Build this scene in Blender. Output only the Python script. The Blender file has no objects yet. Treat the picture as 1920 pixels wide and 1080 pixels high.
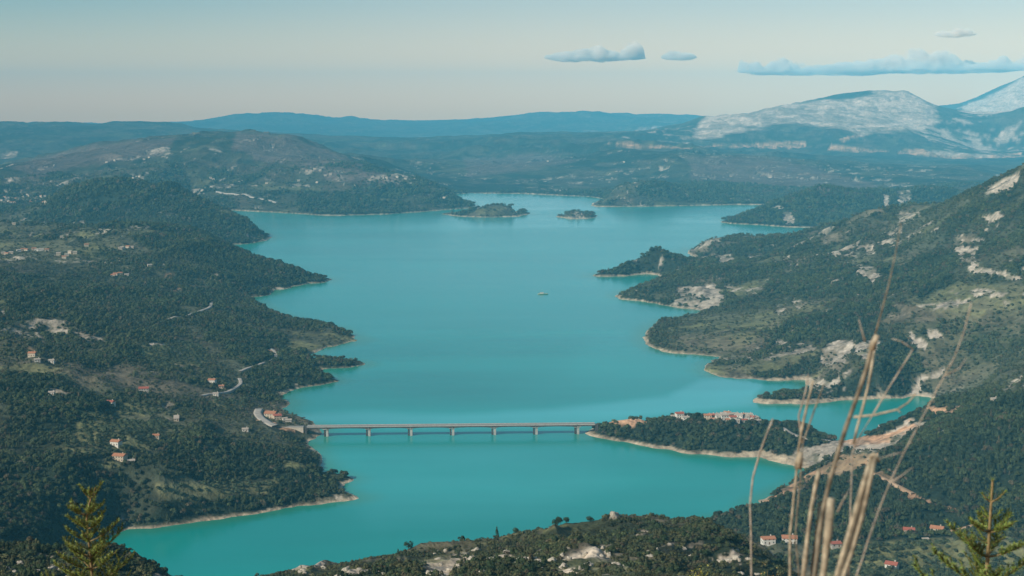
import bpy, math, random
import numpy as np
from mathutils import Vector
random.seed(7); RNG = np.random.default_rng(11)
S = bpy.context.scene
COL = S.collection
# ------------------------------------------------------------------ camera
H = 420.0                       # camera height above the lake
F = 2637.0                      # focal length in pixels of the 1920 wide photograph
YH = 215.0                      # eye level in that photograph
PITCH = math.atan((540 - YH) / F)
cam_d = bpy.data.cameras.new("camera"); cam = bpy.data.objects.new("camera", cam_d); COL.objects.link(cam)
cam.location = (0, 0, H); cam.rotation_euler = (math.pi/2 - PITCH, 0, 0)
cam_d.sensor_width = 36; cam_d.lens = 36 * F / 1920; cam_d.clip_start = 0.1; cam_d.clip_end = 150000
cam_d.dof.use_dof = True; cam_d.dof.focus_distance = 900; cam_d.dof.aperture_fstop = 8
S.camera = cam
# ------------------------------------------------------------------ sun, sky, exposure
SUN_EL, SUN_AZ = math.radians(34), math.radians(-128)      # azimuth from +Y, clockwise: from behind, to the left
w = bpy.data.worlds.new("World"); S.world = w; w.use_nodes = True
nt = w.node_tree; nt.nodes.clear()
wo = nt.nodes.new('ShaderNodeOutputWorld'); bg = nt.nodes.new('ShaderNodeBackground'); sky = nt.nodes.new('ShaderNodeTexSky')
sky.sky_type = 'NISHITA'; sky.sun_disc = False; sky.sun_elevation = SUN_EL; sky.sun_rotation = SUN_AZ
sky.altitude = 700; sky.air_density = 1.0; sky.dust_density = 1.5; sky.ozone_density = 1.5
tint = nt.nodes.new('ShaderNodeMix'); tint.data_type = 'RGBA'; tint.blend_type = 'MULTIPLY'; tint.inputs[0].default_value = 1
wtc = nt.nodes.new('ShaderNodeTexCoord'); wsx = nt.nodes.new('ShaderNodeSeparateXYZ'); wrp = nt.nodes.new('ShaderNodeValToRGB')
nt.links.new(wtc.outputs['Generated'], wsx.inputs[0]); nt.links.new(wsx.outputs[2], wrp.inputs[0]); nt.links.new(wrp.outputs[0], tint.inputs[7])
E = wrp.color_ramp.elements
SK = np.array([(0, 4.1, 2.0, .62), (.018, 3.25, 1.72, .78), (.036, 2.6, 1.48, .92), (.055, 1.98, 1.30, .97), (.0735, 1.5, 1.17, .99), (.10, 1.22, 1.09, .98), (.14, 1.08, 1.04, .96), (.22, .97, .98, .93), (.30, .9, .95, .9)])
zz = np.concatenate([np.linspace(0, .10, 21), [.12, .14, .18, .22, .30]])
vv = np.stack([np.interp(zz, SK[:,0], SK[:,c]) for c in (1, 2, 3)], 1)
for _ in range(3): vv[1:-1] = (vv[:-2] + 2*vv[1:-1] + vv[2:])/4
E[0].position = 0; E[0].color = (*vv[0], 1); E[1].position = zz[-1]; E[1].color = (*vv[-1], 1)
for p_, c_ in zip(zz[1:-1], vv[1:-1]): E.new(float(p_)).color = (*c_, 1)
side = nt.nodes.new('ShaderNodeMapRange'); side.interpolation_type = 'SMOOTHSTEP'; side.inputs[1].default_value = -.42; side.inputs[2].default_value = .05; side.inputs[3].default_value = 1; side.inputs[4].default_value = 0; nt.links.new(wsx.outputs[0], side.inputs[0])
up_ = nt.nodes.new('ShaderNodeMapRange'); up_.inputs[1].default_value = .01; up_.inputs[2].default_value = .085; nt.links.new(wsx.outputs[2], up_.inputs[0])
fr_ = nt.nodes.new('ShaderNodeMath'); fr_.operation = 'MULTIPLY'; nt.links.new(side.outputs[0], fr_.inputs[0]); nt.links.new(up_.outputs[0], fr_.inputs[1])
hue_ = nt.nodes.new('ShaderNodeMix'); hue_.data_type = 'RGBA'; hue_.blend_type = 'MULTIPLY'; hue_.inputs[7].default_value = (.62, .87, .95, 1)
nt.links.new(fr_.outputs[0], hue_.inputs[0]); nt.links.new(tint.outputs[2], hue_.inputs[6])
nt.links.new(sky.outputs[0], tint.inputs[6]); nt.links.new(hue_.outputs[2], bg.inputs[0])
bg.inputs[1].default_value = 0.10
nt.links.new(bg.outputs[0], wo.inputs[0])
sd = bpy.data.lights.new("sun", 'SUN'); sd.energy = 5.0; sd.angle = math.radians(0.5); sd.color = (1.0, 0.90, 0.76)
sun = bpy.data.objects.new("sun", sd); COL.objects.link(sun)
sv = Vector((math.sin(SUN_AZ)*math.cos(SUN_EL), math.cos(SUN_AZ)*math.cos(SUN_EL), math.sin(SUN_EL)))
sun.rotation_euler = sv.to_track_quat('Z', 'Y').to_euler(); sun.location = sv * 50 + Vector((0, 0, H))
S.view_settings.view_transform = 'Standard'; S.view_settings.look = 'None'; S.view_settings.gamma = 1; S.view_settings.exposure = 0.0
S.cycles.use_denoising = True; S.cycles.volume_bounces = 24; S.cycles.max_bounces = 24; S.cycles.diffuse_bounces = 3; S.cycles.glossy_bounces = 2; S.cycles.transparent_max_bounces = 8
S.cycles.use_fast_gi = False
HAZE_DEN, HAZE_COL = 5.0e-5, (.16, .68, .99, 1)
# ------------------------------------------------------------------ pixel <-> place
cP, sP = math.cos(PITCH), math.sin(PITCH)
def ray(px, py):
    u = (px - 960) / F; v = (540 - py) / F
    return np.array([u, cP + v*sP, -sP + v*cP])
def ground(px, py, z=0.0):
    d = ray(px, py); t = (z - H) / d[2]
    return d[0]*t, d[1]*t
def lift(px, py, yb):
    """place over the water point seen at (px, yb), raised until it is seen at (px, py)"""
    x, y = ground(px, yb); d = ray(px, py); r = math.hypot(x, y)
    t = r / math.hypot(d[0], d[1]); return d[0]*t, d[1]*t, H + d[2]*t
def at_r(px, py, r):
    d = ray(px, py); t = r / math.hypot(d[0], d[1]); return d[0]*t, d[1]*t, H + d[2]*t
def to_px(x, y, z):
    dz = z - H; dep = y*cP - dz*sP; up = y*sP + dz*cP
    dep = np.maximum(dep, 1e-3)
    return 960 + F*x/dep, 540 - F*up/dep
# ------------------------------------------------------------------ noise
TAB = RNG.random((256, 256)).astype(np.float32)
def vnoise(x, y, seed=0):
    xi = np.floor(x).astype(np.int64); yi = np.floor(y).astype(np.int64)
    fx = (x - xi).astype(np.float32); fy = (y - yi).astype(np.float32)
    fx = fx*fx*fx*(fx*(fx*6-15)+10); fy = fy*fy*fy*(fy*(fy*6-15)+10)
    a, b = xi + seed*37, yi + seed*91
    g = lambda i, j: TAB[(a+i) & 255, (b+j) & 255]
    return (g(0,0)*(1-fx)+g(1,0)*fx)*(1-fy) + (g(0,1)*(1-fx)+g(1,1)*fx)*fy
def fbm(x, y, lam, octv=4, seed=0, rough=0.5):
    s = 0; a = 1; t = 0
    for k in range(octv):
        c, sn = math.cos(0.6*k+seed), math.sin(0.6*k+seed)
        s = s + a*vnoise((x*c-y*sn)/lam, (x*sn+y*c)/lam, seed+k); t += a; a *= rough; lam /= 2.03
    return s/t
def sstep(a, b, x): t = np.clip((x-a)/(b-a), 0, 1); return t*t*(3-2*t)
# ------------------------------------------------------------------ the lake outline (points of the water line)
LAKE = [(205,1003),(150,1030),(100,1080),(60,1160),(400,1190),(800,1200),(1100,1170),(1220,1100),(1275,1040),(1290,1008),(1313,987),(1347,973),(1400,963),
 (1409,955),(1422,940),(1445,930),(1493,911),(1513,899),(1526,886),(1512,877),(1490,873),(1463,869),(1437,865),(1422,858),(1400,858),(1363,857),(1330,853),(1280,850),(1255,843),
 (1227,841),(1197,833),(1173,827),(1152,825),(1113,820),(1098,812),(1105,806),(1150,801),(1210,800),(1250,798),(1300,798),(1372,797),(1413,799),(1440,808),
 (1462,812),(1480,806),(1500,806),(1520,811),(1547,823),(1580,836),(1600,838),(1620,828),(1663,814),(1713,799),(1745,778),(1768,762),(1750,745),(1713,741),
 (1703,745),(1647,748),(1580,750),(1533,755),(1510,760),(1480,758),(1440,757),(1420,755),(1410,750),(1425,745),(1450,738),(1490,739),(1512,733),(1512,722),(1507,713),
 (1447,712),(1380,711),(1340,706),(1322,695),(1327,684),(1347,672),(1368,671),(1350,668),(1280,664),(1240,660),(1222,652),(1207,637),(1210,625),(1222,612),
 (1240,603),(1270,597),(1300,590),(1325,583),(1280,578),(1240,572),(1200,565),(1163,560),(1158,555),(1168,547),(1200,541),(1225,533),(1243,524),(1240,517),
 (1220,514),(1190,516),(1173,518),(1100,519),(1110,516),(1150,510),(1220,502),(1270,497),(1303,494),(1318,487),(1300,480),(1288,474),(1298,466),(1340,461),
 (1400,459),(1440,461),(1480,457),(1513,449),(1560,439),(1600,430),(1612,425),(1593,423),(1547,427),(1480,426),(1430,422),(1380,420),(1350,417),(1358,414),
 (1385,409),(1440,401),(1456,392),(1440,384),(1380,384),(1273,386),(1223,387),(1117,388),(1108,384),(1116,379),(1135,374),(1107,369),(973,363),(880,362.5),
 (850,364),(855,372),(873,380),(892,384),(885,389),(873,391),(830,394),(780,398),(720,402),(640,404),(603,404),(567,401),(507,398),(467,396),(430,394),
 (405,402),(440,412),(470,426),(495,440),(510,446),(493,452),(467,457),(423,459),(405,463),(430,474),(455,484),(483,496),(533,507),(567,514),(593,521),
 (625,524),(600,530),(573,532),(553,538),(530,542),(515,543),(510,552),(493,555),(467,557),(482,567),(500,577),(520,588),(547,597),(583,606),(627,614),
 (640,619),(660,630),(676,638),(650,645),(617,650),(590,660),(575,668),(600,675),(640,676),(680,680),(686,684),(660,690),(640,690),(597,692),(612,706),
 (630,716),(617,719),(580,724),(550,731),(537,738),(533,747),(547,754),(532,768),(540,776),(560,783),(580,790),(595,800),(602,812),(598,824),(574,829),
 (583,841),(597,855),(607,872),(606,883),(635,888),(652,895),(660,899),(652,904),(637,909),(637,918),(650,924),(683,933),(665,938),(620,942),(560,948),
 (520,956),(470,966),(400,976),(330,986),(290,991),(240,991)]
ISLES = [[(826,401),(857,405.5),(907,407.5),(967,406.5),(999,400),(985,397),(930,396),(873,398)],
         [(1038,406),(1073,410.5),(1107,410.5),(1121,405),(1110,402),(1077,401)],
         [(930,371.5),(938,371.5),(938,370.6),(930,370.6)], [(970,374.5),(982,374.5),(981,373.3),(971,373.3)]]
def poly_world(pts): return np.array([ground(*p) for p in pts])
LW = poly_world(LAKE); IW = [poly_world(p) for p in ISLES]
def sdf_poly(X, Y, P):
    """signed distance, positive inside, on flat arrays"""
    out = np.empty(X.shape, np.float64); n = len(P); step = 20000
    ax, ay = P[:,0], P[:,1]; bx, by = np.roll(ax, -1), np.roll(ay, -1)
    ex, ey = bx-ax, by-ay; el = ex*ex+ey*ey+1e-9
    for i in range(0, len(X), step):
        x = X[i:i+step,None]; y = Y[i:i+step,None]
        t = np.clip(((x-ax)*ex + (y-ay)*ey)/el, 0, 1)
        d = np.sqrt(((x-ax-t*ex)**2 + (y-ay-t*ey)**2).min(1))
        c = ((ay > y) != (by > y)) & (x < ex*(y-ay)/np.where(ey == 0, 1e-9, ey) + ax)
        out[i:i+step] = np.where(c.sum(1) % 2 == 1, d, -d)
    return out
def water_sdf(X, Y):                       # positive in water
    s = sdf_poly(X, Y, LW)
    for P in IW: s = np.minimum(s, -sdf_poly(X, Y, P))
    return s
# ------------------------------------------------------------------ heights that fix the shape of the hills: (x, y, foot y)
CTRL = """57,400,425 90,377,420 133,350,418 167,340,418 213,335,420 253,340,424 300,350,428 350,367,433 383,383,438 427,393,440 460,407,442 483,427,446
-300,330,345 0,317,345 67,303,343 133,283,340 200,267,338 283,260,338 333,258,338 400,250,338 460,248,340 520,250,342 567,260,347 600,277,352 640,303,360 690,308,366 723,323,370 783,333,374 800,343,376 827,353,379 847,363,381 873,377,386
500,330,375 300,330,372 150,330,370 620,345,380 700,360,385 600,375,393 450,370,388 780,370,388
20,376,390 60,368,385 0,360,380 -250,370,400 0,389,402 20,400,410
-300,235,292 0,229,292 43,232,292 80,235,292 127,233,292 173,237,292 200,228,292 250,227,292 293,229,292 313,227,292 333,233,292 377,242,295 417,248,297 480,255,300
-500,225,265 -200,228,265 100,230,265 300,234,265 353,230,265 400,222,265 440,212,265 520,210,265 550,212,265 600,217,265 660,223,265 723,228,265 737,224,265 773,227,265 807,230,265 840,226,265 873,231,265 930,232,265 953,225,265 990,212,265 1023,209,265 1060,212,265 1107,209,265 1157,214,265 1180,216,265 1223,213,265 1257,214,265 1320,220,265 1400,224,265 1500,225,265
520,262,308 570,264,307 640,268,305 740,269,305 807,268,305 873,262,305 940,255,305 1007,253,305 1107,255,303 1120,250,302 1160,247,300 1200,247,298 1260,243,296 1290,240,293
750,300,330 900,310,335 1050,290,325 900,345,352 1050,335,350 760,330,345 1280,270,305
1150,264,303 1300,270,300 1400,272,299 1500,279,299 1600,287,302 1750,294,303 1900,296,303 2100,300,305
1313,217,280 1340,216,280 1360,217,280 1383,212,280 1400,215,280 1427,205,280 1457,199,280 1520,196,279
1540,187,274 1563,177,273 1597,176,273 1627,170,274 1647,169,275 1673,171,276 1693,168,276 1707,172,276 1730,187,276 1757,198,276 1790,207,277
1450,225,284 1550,215,282 1620,205,280 1700,205,280 1560,245,290 1700,240,288 1400,245,290
1800,205,264 1830,192,264 1857,185,264 1880,170,264 1920,143,264 2000,110,264 2100,120,264 2300,160,265 2500,190,265
1820,217,278 1847,220,279 1867,223,280 1897,207,281 1920,200,282 2000,185,282 2150,200,284
1160,350,380 1200,338,377 1240,343,377 1267,357,379 1300,365,378
1300,290,335 1423,293,338 1500,308,345 1560,325,352 1630,347,362 1380,340,362 1300,340,362
1750,312,335 1900,312,330 1700,300,315 1800,350,374 1900,345,365
1380,400,410 1440,385,405 1467,373,402 1497,363,400 1553,355,398 1600,363,398 1663,361,397 1713,356,396 1753,353,396 1793,363,396 1860,360,396 1500,395,415 1600,395,412
1310,450,471 1347,445,470 1397,442,468 1420,447,468 1457,455,466
1130,503,514 1157,493,511 1173,483,510 1200,473,509 1220,460,508 1240,467,508 1280,482,506 1300,488,505
1175,540,551 1213,528,545 1250,518,540 1290,505,533
1480,450,464 1513,440,460 1580,428,464 1647,413,478 1713,397,500 1763,383,515 1813,367,530 1847,355,545 1897,323,560 1920,307,565 2000,270,575 2150,240,590
1380,490,515 1450,480,505 1300,540,558 1400,520,552 1500,520,572 1600,490,560 1700,480,580 1850,450,600 1250,550,562 1300,555,570 1300,620,634 1400,630,655 1500,600,645 1600,590,660 1720,570,670 1880,560,700 1450,680,698 1560,680,725 1650,670,740 1750,690,765 1900,680,790 1400,692,704 2100,560,740 1620,720,741 1700,725,748
1433,729,746 1457,729,746 1507,734,747 1600,738,747
1313,973,998 1347,961,990 1407,955,980 1413,938,962 1437,923,950 1493,900,935 1513,887,930 1540,870,925 1570,853,920 1613,848,925 1647,846,930 1697,835,932 1745,815,935
1467,798,815 1493,796,815 1520,803,822 1547,817,835 1567,823,842 1600,827,852 1620,817,850 1663,800,846 1713,783,842 1740,763,832 1762,755,830 1800,745,850 1860,735,870 1920,728,890 2000,715,900 2200,680,930
1580,850,886 1640,845,884 1500,866,877 1550,862,885 1640,860,890
1700,900,985 1800,890,1000 1900,850,990 1600,920,985 1500,960,1010 1400,990,1030 1650,960,1030 1800,970,1060 2000,880,1040
1440,1016,1080 1560,1010,1080 1700,1000,1075 1900,1000,1095 1540,1050,1125 1700,1060,1150 1900,1060,1160 1700,1110,1250 1900,1110,1250 2200,1000,1120
1116,792,808 1143,787,808 1180,785,808 1210,787,808 1228,793,811 1250,782,813 1270,780,815 1313,784,818 1372,783,820 1413,785,822 1430,792,825 1450,797,830 1465,806,840
1200,814,826 1300,830,845 1400,838,851 1440,846,859
-300,400,480 0,418,480 50,418,478 117,420,478 187,423,478 227,435,480 317,435,480 367,438,482 393,442,484 413,453,488 450,470,497 483,483,504 533,493,514 567,503,519 593,517,525
0,480,540 100,500,560 200,480,540 300,500,550 400,500,540 450,520,545 520,525,538 0,560,650 150,580,660 300,580,630 400,590,625 500,605,617 583,602,613 640,616,628 660,627,635
0,680,790 150,700,790 300,680,740 400,680,720 500,680,702 567,684,706 593,694,709 617,706,717 640,674,684 605,674,684
0,800,910 150,800,890 300,800,870 400,790,840 450,860,900 550,858,892 590,862,882 0,900,1010 150,900,990 300,900,970 400,920,960 550,920,938 640,896,902
0,1000,1100 100,1000,1065 180,985,1010 -300,800,950 -300,560,680 -300,1000,1150
480,775,793 510,785,805 545,795,813 575,797,815 560,815,824
930,382,402 900,388,402 960,387,402 980,393,401 1077,395,406 1107,397,406"""
CT = []
for t in CTRL.split():
    a, b, c = map(float, t.split(','))
    if a >= 1300 and b < 260 and 272 <= c <= 291: c += 15          # the bare mountain stands somewhat nearer than the last ridge
    elif a >= 1140 and 260 < b < 305 and 296 < c < 306: c += 9
    elif a >= 1790 and c < 266: c += 10
    CT.append(lift(a, b, c))
for a, b, c in ((1340,230,282),(1400,228,281),(1480,224,281),(1530,220,281),(1600,212,281),(1700,212,281),(1740,222,281),(1780,226,281),(1830,222,281),(1750,215,286),(1775,218,286),(1800,218,286),
                (1700,205,262),(1760,214,265),(1790,212,266),(1815,207,266),(1840,202,264),(1857,197,263),(1880,190,262),(1920,170,261),(2000,140,261)): CT.append(lift(a, b, c))
for t in CTRL.split():
    a, b, c = map(float, t.split(','))
    if c == 265 and a < 1500: CT.append(lift(a, b+8, 257))
# hidden valleys (x, foot y, z)
for a, b, z in [(50,445,10),(200,448,8),(300,456,6),(380,460,3),(150,405,8),(250,403,6),(350,403,5),(0,325,30),(300,322,30),(500,323,30),(650,325,25),(-300,322,30),
                (300,277,60),(600,277,60),(800,277,60),(1000,280,80),(1200,280,100),(1150,357,15),(1230,357,15),(1500,380,5),(1650,379,5),(1760,379,5),(1840,302,90),(1880,301,100),
                (1540,893,8),(1600,895,16),(1660,893,22),(1800,470,40),(1900,500,60),(1700,455,20),(-900,800,60),(-900,500,60),(2600,800,120),(2600,500,150),
                (-800,300,150),(2700,300,200),(0,250,120),(960,250,120),(1920,250,120)]:
    x, y = ground(a, b); CT.append((x, y, z))
# the near ridges (x, y, distance)
for t in """473,1087,820 533,1070,800 580,1063,790 660,1055,780 757,1041,770 857,1021,760 930,1015,755 990,1002,750 1030,992,750 1073,985,750 1133,970,750 1153,963,750 1207,973,760 1280,995,790 1340,1003,800 1400,1013,800 1440,1032,760 1480,1062,700 1520,1095,650
600,1105,500 900,1092,480 1200,1090,470 1400,1092,480 900,1052,600 1200,1032,600 700,1080,650 1350,1050,620 1050,1020,660
-400,1010,720 -100,1030,700 0,1040,700 67,1044,700 120,1034,700 194,1024,700 222,1034,690 245,1045,690 273,1055,680 301,1070,670 325,1092,660 100,1092,560""".split():
    a, b, c = map(float, t.split(',')); CT.append(at_r(a, b, c))
for a, r, z in [(400,700,150),(400,850,90),(400,480,215),(400,1000,30),(600,1000,55),(800,1000,55),(1000,1000,55),(1200,1000,60),(1350,1020,60),(150,950,60),(0,950,60),(-200,950,70),
                (1600,700,110),(1800,700,110),(2100,700,130),(1600,480,215),(1800,480,215),(2100,480,215),(1500,900,60),(1800,900,60),(2100,900,90),(-300,480,220)]:
    x, y, _ = at_r(a, 600, r); CT.append((x, y, z))
for th in (-45,-30,-15,0,15,30,45):
    for r, dz in ((1,1.7),(3,2.0),(8,4.4),(20,10.0),(60,27),(150,66),(300,125),(430,165)):
        a = math.radians(th); CT.append((r*math.sin(a), r*math.cos(a), H-dz))
for th in (-45,-30,-15,0,15,30,45):
    a = math.radians(th); CT.append((40000*math.sin(a), 40000*math.cos(a), 100))
CT = np.array(CT)
# shoreline constraints
def dens(P, n=1):
    o = []
    for a, b in zip(P, np.roll(P, -1, 0)):
        ra = math.hypot(*a); k = max(1, int(math.hypot(*(b-a))/(0.03*ra)))
        for j in range(k): o.append(a + (b-a)*j/k)
    return np.array(o)
SH = dens(LW)[::1]
for P in IW[:2]: SH = np.vstack([SH, dens(P)])
SH = np.hstack([SH, np.zeros((len(SH), 1))])
# water constraints
wt = []
for yb in (372,378,392,412,435,465,500,540,580,630,690,740,780,840,880,930,980,1040,1100,1150):
    for xb in range(-100, 2100, 70): wt.append(ground(xb, yb))
wt = np.array(wt); ws = water_sdf(wt[:,0], wt[:,1]); wr = np.hypot(wt[:,0], wt[:,1])
wt = wt[ws > 0.012*wr]; WT = np.hstack([wt, -0.012*np.hypot(wt[:,0], wt[:,1])[:,None]])
ALL = np.vstack([CT, SH, WT])
def qc(x, y): return np.stack([np.arctan2(x, y), 0.8*np.log(np.hypot(x, y))], -1)
# ------------------------------------------------------------------ relief noise, scaled with distance
def relief(x, y, base, coarse=False):
    r = np.hypot(x, y)
    env = np.clip(base/(0.03*r+8), 0.12, 1.0)
    n = np.zeros_like(r)
    lam = 3200.0; k = 0
    wx = x + 0.10*r*(fbm(x, y, 700, 3, 21)-.5); wy = y + 0.10*r*(fbm(x, y, 700, 3, 22)-.5)
    while lam > 12:
        g = sstep(0.20, 0.07, lam/r)
        v = vnoise(wx/lam + 3.1*k, wy/lam + 1.7*k, 40+k)
        v2 = 1 - abs(2*vnoise(wx/lam*0.9 + 7.7*k, wy/lam*0.9 - 2.1*k, 60+k) - 1)
        big = sstep(.022, .034, lam/r)
        n = n + g*lam*(0.07*(v-.5) + 0.13*(v2**1.5-.53))*(1 - .40*sstep(4500, 9000, r))*(big if coarse else big + .62*(1-big))
        lam /= 1.93; k += 1
    br = np.maximum(base, 0)/r; fold = 1 + sstep(4500, 6500, r)*(1.5*sstep(.0, .008, br)*(1-sstep(.016, .030, br)) - .15)
    return n*env*fold*sstep(250, 650, r)*(1-.68*sstep(10500, 13500, r))
# solve twice: once plain, once with the relief subtracted at the fixed points
Q = qc(ALL[:,0], ALL[:,1]); N = len(Q)
D = np.sqrt(((Q[:,None]-Q[None])**2).sum(-1))
A = np.zeros((N+1, N+1)); A[:N,:N] = -D + np.eye(N)*1e-4; A[N,:N] = 1; A[:N,N] = 1
w0 = np.linalg.solve(A, np.append(ALL[:,2], 0))
nz = relief(ALL[:,0], ALL[:,1], np.maximum(ALL[:,2], 0), True); nz[len(CT):] = 0
w1 = np.linalg.solve(A, np.append(ALL[:,2]-nz, 0))
# coarse solution grid
DEG = math.pi/180
gth = np.linspace(-46*DEG, 46*DEG, 560); glr = np.concatenate([np.linspace(0, 5.9, 50, endpoint=False), np.linspace(5.9, 10.7, 560)])
GT, GL = np.meshgrid(gth, glr); GX, GY = np.exp(GL)*np.sin(GT), np.exp(GL)*np.cos(GT)
def rbf(x, y, ws):
    q = qc(x.ravel(), y.ravel()).astype(np.float32); Qf = Q.astype(np.float32); outs = [np.empty(len(q)) for _ in ws]
    for i in range(0, len(q), 8000):
        d = (q[i:i+8000,None,0]-Qf[None,:,0])**2; d += (q[i:i+8000,None,1]-Qf[None,:,1])**2; d = np.sqrt(d)
        for o, ww in zip(outs, ws): o[i:i+8000] = -(d @ ww[:N].astype(np.float32)) + ww[N]
    return [o.reshape(x.shape) for o in outs]
B0, B1 = rbf(GX, GY, (w0, w1))
SD = water_sdf(GX.ravel(), GY.ravel()).reshape(GX.shape)
def gsample(G, th, lr, ta=gth, la=glr):
    i = np.clip(np.interp(th, ta, np.arange(len(ta))), 0, len(ta)-1.001); j = np.clip(np.interp(lr, la, np.arange(len(la))), 0, len(la)-1.001)
    i0 = i.astype(int); j0 = j.astype(int); fi = i-i0; fj = j-j0
    return (G[j0,i0]*(1-fi)+G[j0,i0+1]*fi)*(1-fj) + (G[j0+1,i0]*(1-fi)+G[j0+1,i0+1]*fi)*fj
# fine grid
fth = np.concatenate([np.linspace(-45, -22, 90, endpoint=False), np.linspace(-22, 22, 1500), np.linspace(22, 45, 91)[1:]])*DEG
flr = np.log(np.concatenate([np.geomspace(1, 380, 45, endpoint=False), np.geomspace(380, 1000, 190, endpoint=False), np.geomspace(1000, 9000, 760, endpoint=False), np.geomspace(9000, 26000, 200)]))
FT, FL = np.meshgrid(fth, flr); FR = np.exp(FL); FX, FY = FR*np.sin(FT), FR*np.cos(FT)
b0 = gsample(B0, FT, FL); b1 = gsample(B1, FT, FL); sd_ = gsample(SD, FT, FL)
sd_ = sd_ + (fbm(FX, FY, 45, 4, 5, .6)-.5)*np.clip(0.011*FR, 6, 26)*sstep(300, 900, FR)        # a jagged water line
land = -sd_
hl = b1 + relief(FX, FY, np.maximum(b0, 0))
mn = np.minimum(land*0.42, 3.6 + np.minimum(0.03*land, 3) + 2*fbm(FX, FY, 30, 3, 9))
HZ = np.where(land > 0, np.maximum(hl*sstep(-5, 0.012*FR+10, land) + 0*land, mn), land*0.3)
HZ = HZ.astype(np.float64)
def height(x, y):
    x = np.asarray(x, float); y = np.asarray(y, float)
    return gsample(HZ, np.arctan2(x, y), np.log(np.maximum(np.hypot(x, y), 1.0)), fth, flr)
def march(px, py, r0=300.0, r1=38000.0):
    d = ray(px, py); hd = math.hypot(d[0], d[1])
    r = np.geomspace(r0, r1, 5000); t = r/hd
    x, y, z = d[0]*t, d[1]*t, H + d[2]*t
    g = np.maximum(height(x, y), 0.0); k = np.argmax(z <= g)
    if not (z <= g).any(): return None
    return float(x[k]), float(y[k]), float(g[k])
# ------------------------------------------------------------------ what covers the ground
PX, PY = to_px(FX, FY, HZ)
def warpn(sd):
    a, b, c = fbm(FX, FY, 45, 4, sd, .7)-.5, fbm(FX, FY, 160, 4, sd+3, .7)-.5, fbm(FX, FY, 600, 4, sd+5, .7)-.5
    t, u = sstep(2200, 4200, FR), sstep(7500, 12000, FR); return (a*(1-t)+b*t)*(1-u) + c*u
wpx = PX + 34*warpn(31); wpy = PY + 22*warpn(32)
gy, gx = np.gradient(HZ)
def grad():
    dl = np.gradient(flr)[:,None]; dt = np.gradient(fth)[None]
    return np.hypot(gy/dl, gx/dt)/FR
SLOPE = grad()
n_big = fbm(FX, FY, 420, 4, 71); n_mid = fbm(FX, FY, 90, 4, 72, .6); n_fin = fbm(FX, FY, 22, 3, 73, .7)
wood = np.clip(sstep(0.42, 0.58, 0.5*n_big+0.5*n_mid), 0, 1)          # 1 = closed wood, 0 = open scrub
rock = np.zeros_like(HZ); soil = np.zeros_like(HZ); grass = sstep(0.60, 0.74, fbm(FX, FY, 130, 4, 75, .55))*0.75; grove = np.zeros_like(HZ)
n_hi = .5*fbm(FX*.7+FY*.5, FY*1.2, 420, 4, 79, .7)+.5*fbm(FX, FY, 130, 3, 80, .7)
sp_ = 0.5*fbm(FX, FY, 35, 3, 77, .7) + 0.5*fbm(FX, FY, 160, 3, 78); specks = sstep(0.66, 0.72, sp_ + .055*(FX > 0)*sstep(1900, 2400, FR)) + .8*sstep(.66, .74, n_hi)*sstep(4500, 6000, FR)*(1-sstep(9500, 11500, FR))
specks = specks*(1-.85*sstep(7500, 10500, FR)); rock = np.maximum(rock, specks*0.8)
def pmask(pts, soft=3.0):
    P = np.array(pts, float); x0, y0 = P.min(0)-12; x1, y1 = P.max(0)+12
    m = (PX > x0) & (PX < x1) & (PY > y0) & (PY < y1)
    out = np.zeros(HZ.shape); out[m] = sstep(-soft, soft*0.6, sdf_poly(wpx[m], wpy[m], P)); return out
def paint(arr, pts, rr=(300, 40000), v=1.0, soft=2.0):
    m = pmask(pts, soft)*((FR > rr[0]) & (FR < rr[1])); arr[:] = arr*(1-m) + (np.clip(v + (n_mid-.5)*2.6*min(v, 1-v)*2, 0, 1) if 0 < v < 1 else v)*m
def Pz(s): return [tuple(map(float, t.split(','))) for t in s.split()]
# woods and open slopes (large patches first)
paint(wood, Pz("0,700 150,740 300,860 560,840 640,890 640,925 440,960 260,980 200,1000 0,1060"), (900,3000), .78, 12)
paint(wood, Pz("330,900 600,880 640,925 440,960 280,985"), (900,3000), 1, 8)
paint(wood, Pz("0,520 180,540 330,640 200,690 0,660"), (1000,4000), .7, 10)
paint(wood, Pz("40,410 90,377 133,350 213,330 300,345 383,380 480,420 510,446 420,460 300,436 120,420"), (4000,6500), 1, 4)
paint(wood, Pz("380,440 430,455 600,510 620,525 560,530 500,560 430,550 330,500 230,440"), (3000,5000), 1, 5)
paint(wood, Pz("460,700 560,680 632,712 560,728 480,740"), (1500,2600), 1, 4)
paint(wood, Pz("380,610 520,610 540,650 480,690 400,660"), (1500,2600), 1, 6)
for s in ("200,740 420,735 500,740 480,760 300,790 200,780", "100,830 290,820 300,850 200,880 90,870", "250,640 420,640 420,690 260,700",
          "150,480 340,470 380,500 250,540 120,520", "300,900 420,895 520,905 470,930 300,925"):
    paint(wood, Pz(s), (900,4500), .38, 10)
paint(wood, Pz("1100,800 1250,790 1420,800 1500,830 1470,862 1280,850 1150,822"), (1500,2400), 1, 4)
paint(rock, Pz("1100,800 1250,790 1420,800 1500,830 1470,856 1280,843 1150,815"), (1500,2400), 0, 2); paint(grass, Pz("1100,790 1250,785 1420,790 1500,830 1470,858 1280,848 1150,820"), (1500,2400), 0, 4)
paint(wood, Pz("1300,990 1400,960 1560,900 1700,850 1920,740 1920,990 1750,1000 1540,1010 1350,1005"), (900,2200), 1, 6)
paint(grass, Pz("1300,990 1400,960 1560,900 1700,850 1920,740 1920,990 1750,1000 1540,1010 1350,1005"), (900,2200), .05, 6)
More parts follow.
